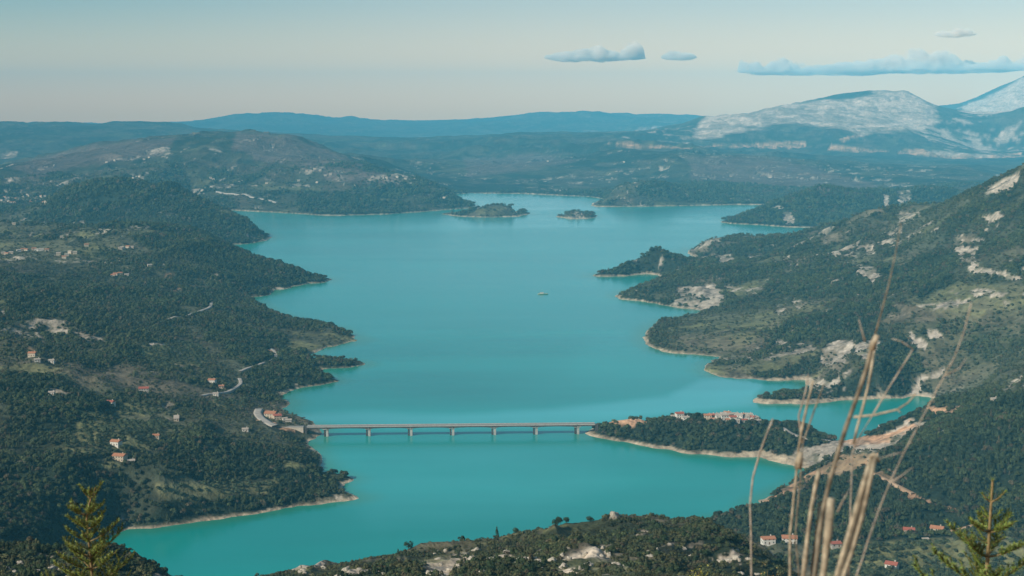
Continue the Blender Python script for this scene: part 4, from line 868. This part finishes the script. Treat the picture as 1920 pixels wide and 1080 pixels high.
a = me.attributes.new('rz', 'FLOAT_VECTOR', 'POINT'); a.data.foreach_set('vector', np.column_stack([np.zeros(len(TW)), np.zeros(len(TW)), TW[:,10]]).astype(np.float32).ravel())
fo = props(link('forest', me), 'woods and scrub covering the hills round the lake', kind='stuff')
ng = bpy.data.node_groups.new('forest', 'GeometryNodeTree'); ng.interface.new_socket('Geometry', in_out='INPUT', socket_type='NodeSocketGeometry'); ng.interface.new_socket('Geometry', in_out='OUTPUT', socket_type='NodeSocketGeometry')
N_ = ng.nodes; gi = N_.new('NodeGroupInput'); go = N_.new('NodeGroupOutput'); ip = N_.new('GeometryNodeInstanceOnPoints'); ci = N_.new('GeometryNodeCollectionInfo'); m2p = N_.new('GeometryNodeMeshToPoints')
ci.inputs['Collection'].default_value = VC; ci.inputs['Separate Children'].default_value = True; ci.inputs['Reset Children'].default_value = True
def nattr(nm, ty): q = N_.new('GeometryNodeInputNamedAttribute'); q.data_type = ty; q.inputs['Name'].default_value = nm; return [s for s in q.outputs if s.enabled and s.name == 'Attribute'][0]
ng.links.new(gi.outputs[0], m2p.inputs['Mesh']); ng.links.new(m2p.outputs[0], ip.inputs['Points']); ng.links.new(ci.outputs[0], ip.inputs['Instance']); ip.inputs['Pick Instance'].default_value = True
ng.links.new(nattr('var', 'INT'), ip.inputs['Instance Index']); ng.links.new(nattr('rz', 'FLOAT_VECTOR'), ip.inputs['Rotation']); ng.links.new(nattr('scl', 'FLOAT_VECTOR'), ip.inputs['Scale'])
ng.links.new(ip.outputs[0], go.inputs[0]); md = fo.modifiers.new('forest', 'NODES'); md.node_group = ng
print('trees', len(TW), 'picked', len(pick))
# a few trees that stand out on the skyline of the near ridge
M_TRUNK = noise_mat('bark', (.10,.075,.05), (.16,.12,.085), 6)
def skyline_tree(px, hpx, wpx, kind, label, seed):
    best = None
    for r in np.arange(680, 860, 2.0):
        d = ray(px, 600); t = r/math.hypot(d[0], d[1]); x, y = d[0]*t, d[1]*t; z = float(height(x, y)); e = (z-H)/r
        if best is None or e > best[0]: best = (e, x, y, z, r)
    e, x, y, z, r = best; s = r/F; root = empty('tree', (x, y, z-.7), label=label, cat='tree')
    me = crown_mesh('crown', seed, kind, 420, .2); c = link('crown', me, M_BUSH[0], root); c.scale = (wpx*s*.8, wpx*s*.8, hpx*s*.95); c.location = (0, 0, hpx*s*.12)
    mb = MB(); mb.tube([(0,0,-.4),(0.05,0,hpx*s*.5)], [.16,.09], 6); mb.build('trunk', M_TRUNK, root)
for a in ((1043,13,12,'round','round dark tree, leftmost of the three by the grassy patch on the near ridge',201),(1052,15,15,'round','biggest and middle one of the three round trees by the grassy patch',202),(1063,12,12,'round','round dark tree right of the biggest one at the edge of the grassy patch',203),
          (931,19,11,'cone','pointed dark tree standing up on the skyline left of the grassy patch',205),(965,11,13,'round','round tree on the skyline right of the pointed one',206),
          (762,14,13,'round','round dark tree on the skyline at the left part of the near ridge',208),(742,11,8,'cone','small pointed tree left of the round one on the near ridge',209),
          (863,11,11,'round','small dark tree on the skyline midway along the near ridge',210),(1110,9,16,'round','low tree on the skyline left of the rocky top',212)):
    skyline_tree(*a)
# outcrop on top of the near ridge and pale boulders
M_ROCK = noise_mat('limestone', (.27,.24,.19), (.50,.45,.37), 1.4, bump=.5)
def boulder(px, py, wm, hm, label, seed, grp=None):
    p = march(px, py)
    if not p or p[2] < 6: return
    r = np.random.default_rng(seed); nu, nv = 14, 9; V = []; Fs = []
    for j in range(nv):
        ph = math.pi*j/(nv-1)
        for i in range(nu):
            th = 2*math.pi*i/nu; q = 1 + .9*(vnoise(np.array([i*.7 if i else 0]), np.array([j*.8]), seed)[0]-.5) + r.uniform(-.14, .14)
            if j in (0, nv-1): q = 1
            V.append((math.sin(ph)*math.cos(th)*wm/2*q, math.sin(ph)*math.sin(th)*wm*.4*q, math.cos(ph)*hm*q*.8))
    for j in range(nv-1):
        for i in range(nu): Fs.append((j*nu+i, (j+1)*nu+i, (j+1)*nu+(i+1) % nu, j*nu+(i+1) % nu))
    o = link('rock', np_mesh('rock', V, np.array(Fs), False), M_ROCK); o.location = (p[0], p[1], p[2]+hm*.1); props(o, label, 'rock', grp)
boulder(1151, 968, 5.2, 2.6, 'pale rock outcrop on the very top of the near ridge', 31); boulder(1142, 969, 2.0, 2.0, 'narrow pale rock left of the outcrop on the ridge top', 32); boulder(1162, 969, 1.8, 1.3, 'small pale rock right of the outcrop on the ridge top', 33)
for i in range(70):
    b = R2.uniform(1030, 1079); a = R2.uniform(430 if b > 1062 else 800, 1420)
    boulder(a, b, R2.uniform(1.2, 4.4), R2.uniform(.7, 1.8), 'pale boulder among bushes of the near ridge, ' + ('right' if a > 1100 else 'left') + ' of its rocky top', 300+i, 'boulders of the near ridge, ' + ('right' if a > 1100 else 'left'))
for i in range(14):
    boulder(R2.uniform(10, 290), R2.uniform(1055, 1078), R2.uniform(1.0, 3.0), R2.uniform(.8, 1.6), 'pale boulder on the small ridge behind the left fir', 400+i, 'boulders of the left near ridge')
# ------------------------------------------------------------------ firs close to the viewer
def leaf_mat(name, c1, c2):
    m, n, p = new_mat(name, .55, .3); gg = node(n, 'ShaderNodeNewGeometry'); mx = node(n, 'ShaderNodeMix', data_type='RGBA'); mx.inputs[6].default_value = (*c1, 1); mx.inputs[7].default_value = (*c2, 1)
    n.links.new(gg.outputs['Random Per Island'], mx.inputs[0]); n.links.new(mx.outputs[2], p.inputs['Base Color'])
    p.inputs['Transmission Weight'].default_value = 0
    return m
M_NEED = leaf_mat('fir_needles', (.055,.095,.022), (.22,.29,.06)); M_NEED2 = leaf_mat('fir_needles_dark', (.045,.08,.018), (.24,.30,.055))
M_TWIG = noise_mat('fir_twig', (.16,.12,.06), (.26,.20,.10), 30)
def fir(name, label, px, ptop, r, base_dz, lean, seed, mat, spacing=.115, spread=.42, up=.35, leader=.14, dens_=900, first=.10, bottom=1.3):
    x, y, ztop = at_r(px, ptop, r); zb = float(height(x, y)); Hh = ztop-zb; R_ = random.Random(seed); rg = np.random.default_rng(seed)
    root = empty(name, (x, y, zb), label=label, cat='tree')
    trunk = [(lean(max(0, Hh-z)), 0, z) for z in np.linspace(-.2, Hh, 24)]
    mb = MB(); mb.tube(trunk, [.004+.016*(Hh-max(p[2],0))/1.6+.002 for p in trunk], 7); mb.build('trunk', M_TWIG, root, True)
    wood_ = MB(); NV = []; NF = []
    def needles(pts, dens_, ln, brush=True):
        pts = [Vector(p) for p in pts]
        for a, b in zip(pts[:-1], pts[1:]):
            L = (b-a).length; t = (b-a).normalized(); s1 = t.cross(Vector((0,0,1))).normalized() if abs(t.z) < .95 else Vector((1,0,0)); s2 = t.cross(s1)
            for _ in range(int(L*dens_)):
                p = a.lerp(b, R_.random()); an = R_.uniform(0, 6.283)
                d = (s1*math.cos(an) - s2*math.sin(an)*(1 if not brush else .9) + t*R_.uniform(.3, .9) + Vector((0,0,.25))).normalized()
                l = ln*R_.uniform(.7, 1.15); w_ = .0021; sd3 = d.cross(t).normalized()*w_; q = len(NV)
                NV.extend([p-sd3, p+sd3, p+d*l+sd3*.5, p+d*l-sd3*.5]); NF.append((q, q+1, q+2, q+3))
    def branch(p0, dirv, L, depth, upb):
        pts = [p0]; d = dirv.normalized(); k = 6
        for j in range(k):
            d = (d + Vector((R_.uniform(-.08,.08), R_.uniform(-.08,.08), upb*.10))).normalized(); pts.append(pts[-1] + d*(L/k))
        wood_.tube([tuple(q) for q in pts], [max(.0016, (.0062 if depth == 0 else .003)*(1-.75*j/k)) for j in range(k+1)], 5)
        needles(pts[1:] if depth == 0 else pts, dens_, .022)
        if depth < (2 if L > .35 else 1) and L > .12:
            for j in range(2, k+1):
                for s in (-1, 1):
                    if R_.random() < .9:
                        side = d.cross(Vector((0,0,1))).normalized()*s; dd = (d*.75 + side*.8 + Vector((0,0,.12))).normalized(); branch(pts[j], dd, L*.42*(1-.09*j)*R_.uniform(.7, 1.1), depth+1, upb)
        # bud at the tip
    z = leader; wh = 0
    lead = [(lean(t), 0, Hh-t) for t in np.linspace(leader, 0, 6)]; needles(lead, dens_*.8, .018)
    while z < bottom:
        L = first + spread*z; nb_ = (5 if R_.random() < .5 else 4) if wh else 3; ph = R_.uniform(0, 6.28)
        for b in range(nb_):
            an = ph + b*6.283/nb_ + R_.uniform(-.25, .25); el = up*(1.9 if wh == 0 else 1)*max(.25, 1-z*.45)
            branch(Vector((lean(z), 0, Hh-z)), Vector((math.cos(an), math.sin(an), el)), L*R_.uniform(.75, 1.1), 0, 1)
        if wh:
            for b in range(3):
                an = R_.uniform(0, 6.28); zz = z - spacing*.5; branch(Vector((lean(zz), 0, Hh-zz)), Vector((math.cos(an), math.sin(an), up*.8)), L*R_.uniform(.3, .55), 1, 1)
        needles([(lean(z), 0, Hh-z), (lean(z-spacing*.9), 0, Hh-z+spacing*.9)], dens_*.7, .02)
        z += spacing*R_.uniform(.85, 1.15); wh += 1
    wood_.build('branches', M_TWIG, root, True)
    me = np_mesh('needles', [tuple(v) for v in NV], np.array(NF), False); link('foliage', me, mat, root)
    print(name, len(NF))
def lean_l(t): return (.085 - t*.42) if t < .21 else (.085-.088 + (t-.21)*.06)
fir('fir_tree', 'young fir with a crooked leaning tip at the lower left', 160, 914, 12.0, 0, lean_l, 4, M_NEED2, spacing=.125, spread=.36, up=.40, leader=.10, dens_=640, first=.10, bottom=1.25)
fir('fir_tree', 'sparse young fir with a straight bare leader at the lower right', 1861, 900, 8.0, 0, lambda t: -t*.02, 9, M_NEED, spacing=.15, spread=.46, up=.30, leader=.125, dens_=760, first=.045, bottom=1.0)
# ------------------------------------------------------------------ dry stalks right in front of the viewer
M_STALK = noise_mat('dry_stalk', (.165,.148,.108), (.41,.375,.28), 55, .7, .3, bump=.3); M_STALK2 = noise_mat('dry_stalk_brown', (.08,.076,.06), (.25,.23,.175), 40, .8, .2, bump=.4); M_STALK3 = noise_mat('dry_stalk_grey', (.20,.185,.155), (.40,.37,.31), 60, .8, .2)
def stem_pts(s, r):
    return [at_r(a, b, r) for a, b in Pz(s)]
def stalk(name, label, stems, foot_px, seed):
    R_ = random.Random(seed); r0 = stems[0][1]; x, y, _ = at_r(foot_px, 1080, r0); zb = float(height(x, y)); root = empty(name, (x, y, zb), label=label, cat='dry stalk')
    for (s, r, w0_, w1_, mt, toground) in stems:
        P = [Vector(p) - Vector((x, y, zb)) for p in stem_pts(s, r)]
        if toground: P = [Vector((P[0].x*.35, P[0].y*.35, -.02)), Vector((P[0].x*.8, P[0].y*.8, P[0].z*.55))] + P
        # subdivide with slight kinks at nodes
        Q = []
        for a, b in zip(P[:-1], P[1:]):
            k = max(1, int((b-a).length/.035))
            for j in range(k): Q.append(a.lerp(b, j/k) + Vector((R_.uniform(-1,1), R_.uniform(-1,1), 0))*.0008)
        Q.append(P[-1]); n = len(Q); px2m = r/F/2
        rad = [(w0_+(w1_-w0_)*i/(n-1))*px2m*(1.28 if i % 9 == 4 else R_.uniform(.92, 1.08)) for i in range(n)]
        mb = MB(); mb.tube([tuple(q) for q in Q], rad, 8); mb.build('stem', mt, root, True)
    return root
stalk('dry_stalk', 'thin dry stalk furthest left, thickened at the top', [("1409,1085 1408,1000 1407,945 1412,895 1424,850 1438,812 1449,785", 3.2, 6, 3.2, M_STALK3, True)], 1409, 1)
stalk('dry_stalk', 'upright dry stalk with a yellowish swollen joint, second from the left', [("1481,1085 1482,1000 1488,930 1493,885 1496,850 1504,800 1516,750 1525,712", 2.9, 12, 4, M_STALK, True), ("1496,878 1498,862 1500,846", 2.9, 16, 12, M_STALK, False), ("1498,1085 1492,1010 1494,960 1500,900 1506,830 1532,752 1545,720", 2.95, 8, 2.5, M_STALK2, True), ("1504,830 1498,780 1512,730 1515,700", 3.0, 4, 2, M_STALK3, False)], 1483, 2)
stalk('dry_stalk', 'long brown stalk with a pale knotted joint high above the inlet', [("1527,1085 1536,1005 1546,940 1557,895 1572,845 1587,798 1606,748 1625,690 1634,655 1641,630", 2.7, 12, 8, M_STALK2, True), ("1634,655 1638,642 1645,628", 2.7, 15, 11, M_STALK, False), ("1641,630 1652,590 1668,530 1680,470 1690,415", 2.7, 3.6, 1.1, M_STALK2, False),
      ("1600,832 1608,800 1618,762 1626,728 1634,690 1640,650", 2.75, 5, 4, M_STALK, False), ("1622,640 1616,618 1610,598", 2.7, 4, 1.5, M_STALK3, False), ("1556,898 1564,885 1574,868", 2.72, 6, 2, M_STALK3, False)], 1527, 3)
stalk('dry_stalk', 'rough dark stalk between the yellow jointed one and the long brown one', [("1506,1085 1513,1010 1522,950 1531,905 1536,880", 2.8, 12, 8, M_STALK, True), ("1520,1085 1528,1020 1532,980 1538,940", 2.82, 10, 3, M_STALK2, True)], 1506, 4)
stalk('dry_stalk', 'thin stalk with forked twigs crossing behind the long brown one', [("1598,850 1612,818 1640,772 1664,730 1690,690 1712,655", 2.9, 5, 2.5, M_STALK3, True), ("1600,782 1640,778 1682,768 1702,755 1717,738", 2.9, 5, 2.5, M_STALK, False), ("1682,768 1690,775", 2.9, 3, 1.5, M_STALK3, False), ("1712,655 1690,640 1672,635", 2.9, 2.5, 1.5, M_STALK3, False)], 1590, 5)
stalk('dry_stalk', 'thick pale stub with a broken off flat top', [("1543,1090 1548,1040 1552,1000 1558,934", 2.4, 19, 13, M_STALK, True)], 1543, 6)
stalk('dry_stalk', 'thick pale stalk folded over at its top, the brightest of the clump', [("1566,1090 1584,1030 1600,975 1617,915 1636,853", 2.3, 16, 10, M_STALK, True), ("1579,1090 1599,1030 1614,975 1628,920 1641,856", 2.28, 11, 8, M_STALK, True), ("1573,1090 1592,1030 1607,975 1622,918 1637,858", 2.315, 9, 6, M_STALK2, True), ("1630,858 1638,851 1646,856 1646,866", 2.29, 8, 4, M_STALK, False)], 1572, 7)
stalk('dry_stalk', 'long thin curved stalk furthest right with a small twig', [("1603,1085 1628,1015 1650,950 1669,903 1695,848 1722,798 1756,732 1790,668 1809,618 1821,568", 2.6, 7.5, 2.2, M_STALK3, True), ("1669,905 1690,893 1706,880", 2.6, 3, 1.5, M_STALK3, False), ("1695,848 1682,850 1655,858 1645,864", 2.6, 2, 1.2, M_STALK3, False), ("1770,705 1800,690 1812,670", 2.6, 2.5, 1.2, M_STALK3, False), ("1570,960 1582,935 1596,912", 2.65, 4, 2, M_STALK3, False)], 1603, 8)
# yellow-green shrubs at the lower edge
def shrub(px, ptop, wpx_, r, label, seed, c1, c2):
    x, y, zt = at_r(px, ptop, r); zb = float(height(x, y)); Hh = zt-zb; root = empty('shrub', (x, y, zb), label=label, cat='shrub')
    rg = np.random.default_rng(seed); wm = wpx_*r/F; mb = MB(); tips = []
    for k in range(26):
        a = rg.uniform(0, 6.28); q = rg.uniform(0, 1)**.5*wm*.5; tp = (q*math.cos(a), q*math.sin(a), Hh*(1-.16*(q/(wm*.5))**2)*rg.uniform(.93, 1)); tips.append(tp)
        mb.tube([(0,0,-.1), (tp[0]*.4, tp[1]*.4, tp[2]*.6), tp], [.012,.007,.002], 5)
    mb.build('stems', M_TWIG, root)
    V = []; Fs = []
    for k in range(3600):
        t = tips[k % 26]; s = rg.uniform(.55, 1.0); sd4 = .05; p = np.array([t[0]*s, t[1]*s, t[2]*(1-(1-s)*.6)]) + rg.normal(0, sd4, 3); d = rg.normal(size=3); d /= np.linalg.norm(d); e = np.cross(d, rg.normal(size=3)); e /= np.linalg.norm(e); l = rg.uniform(.018, .034); q = len(V)
        V += [p, p+d*l*.5+e*l*.22, p+d*l, p+d*l*.5-e*l*.22]; Fs.append((q, q+1, q+2, q+3))
    link('foliage', np_mesh('foliage', V, np.array(Fs), False), leaf_mat('shrub_leaves', c1, c2), root)
shrub(1313, 1047, 66, 13, 'yellow green shrub top at the bottom edge, left of the orange tinted one', 5, (.09,.12,.02), (.30,.28,.06))
shrub(1434, 1060, 84, 13, 'orange and yellow tinted shrub top at the bottom edge beside the thin stalk', 6, (.18,.15,.03), (.52,.34,.12))
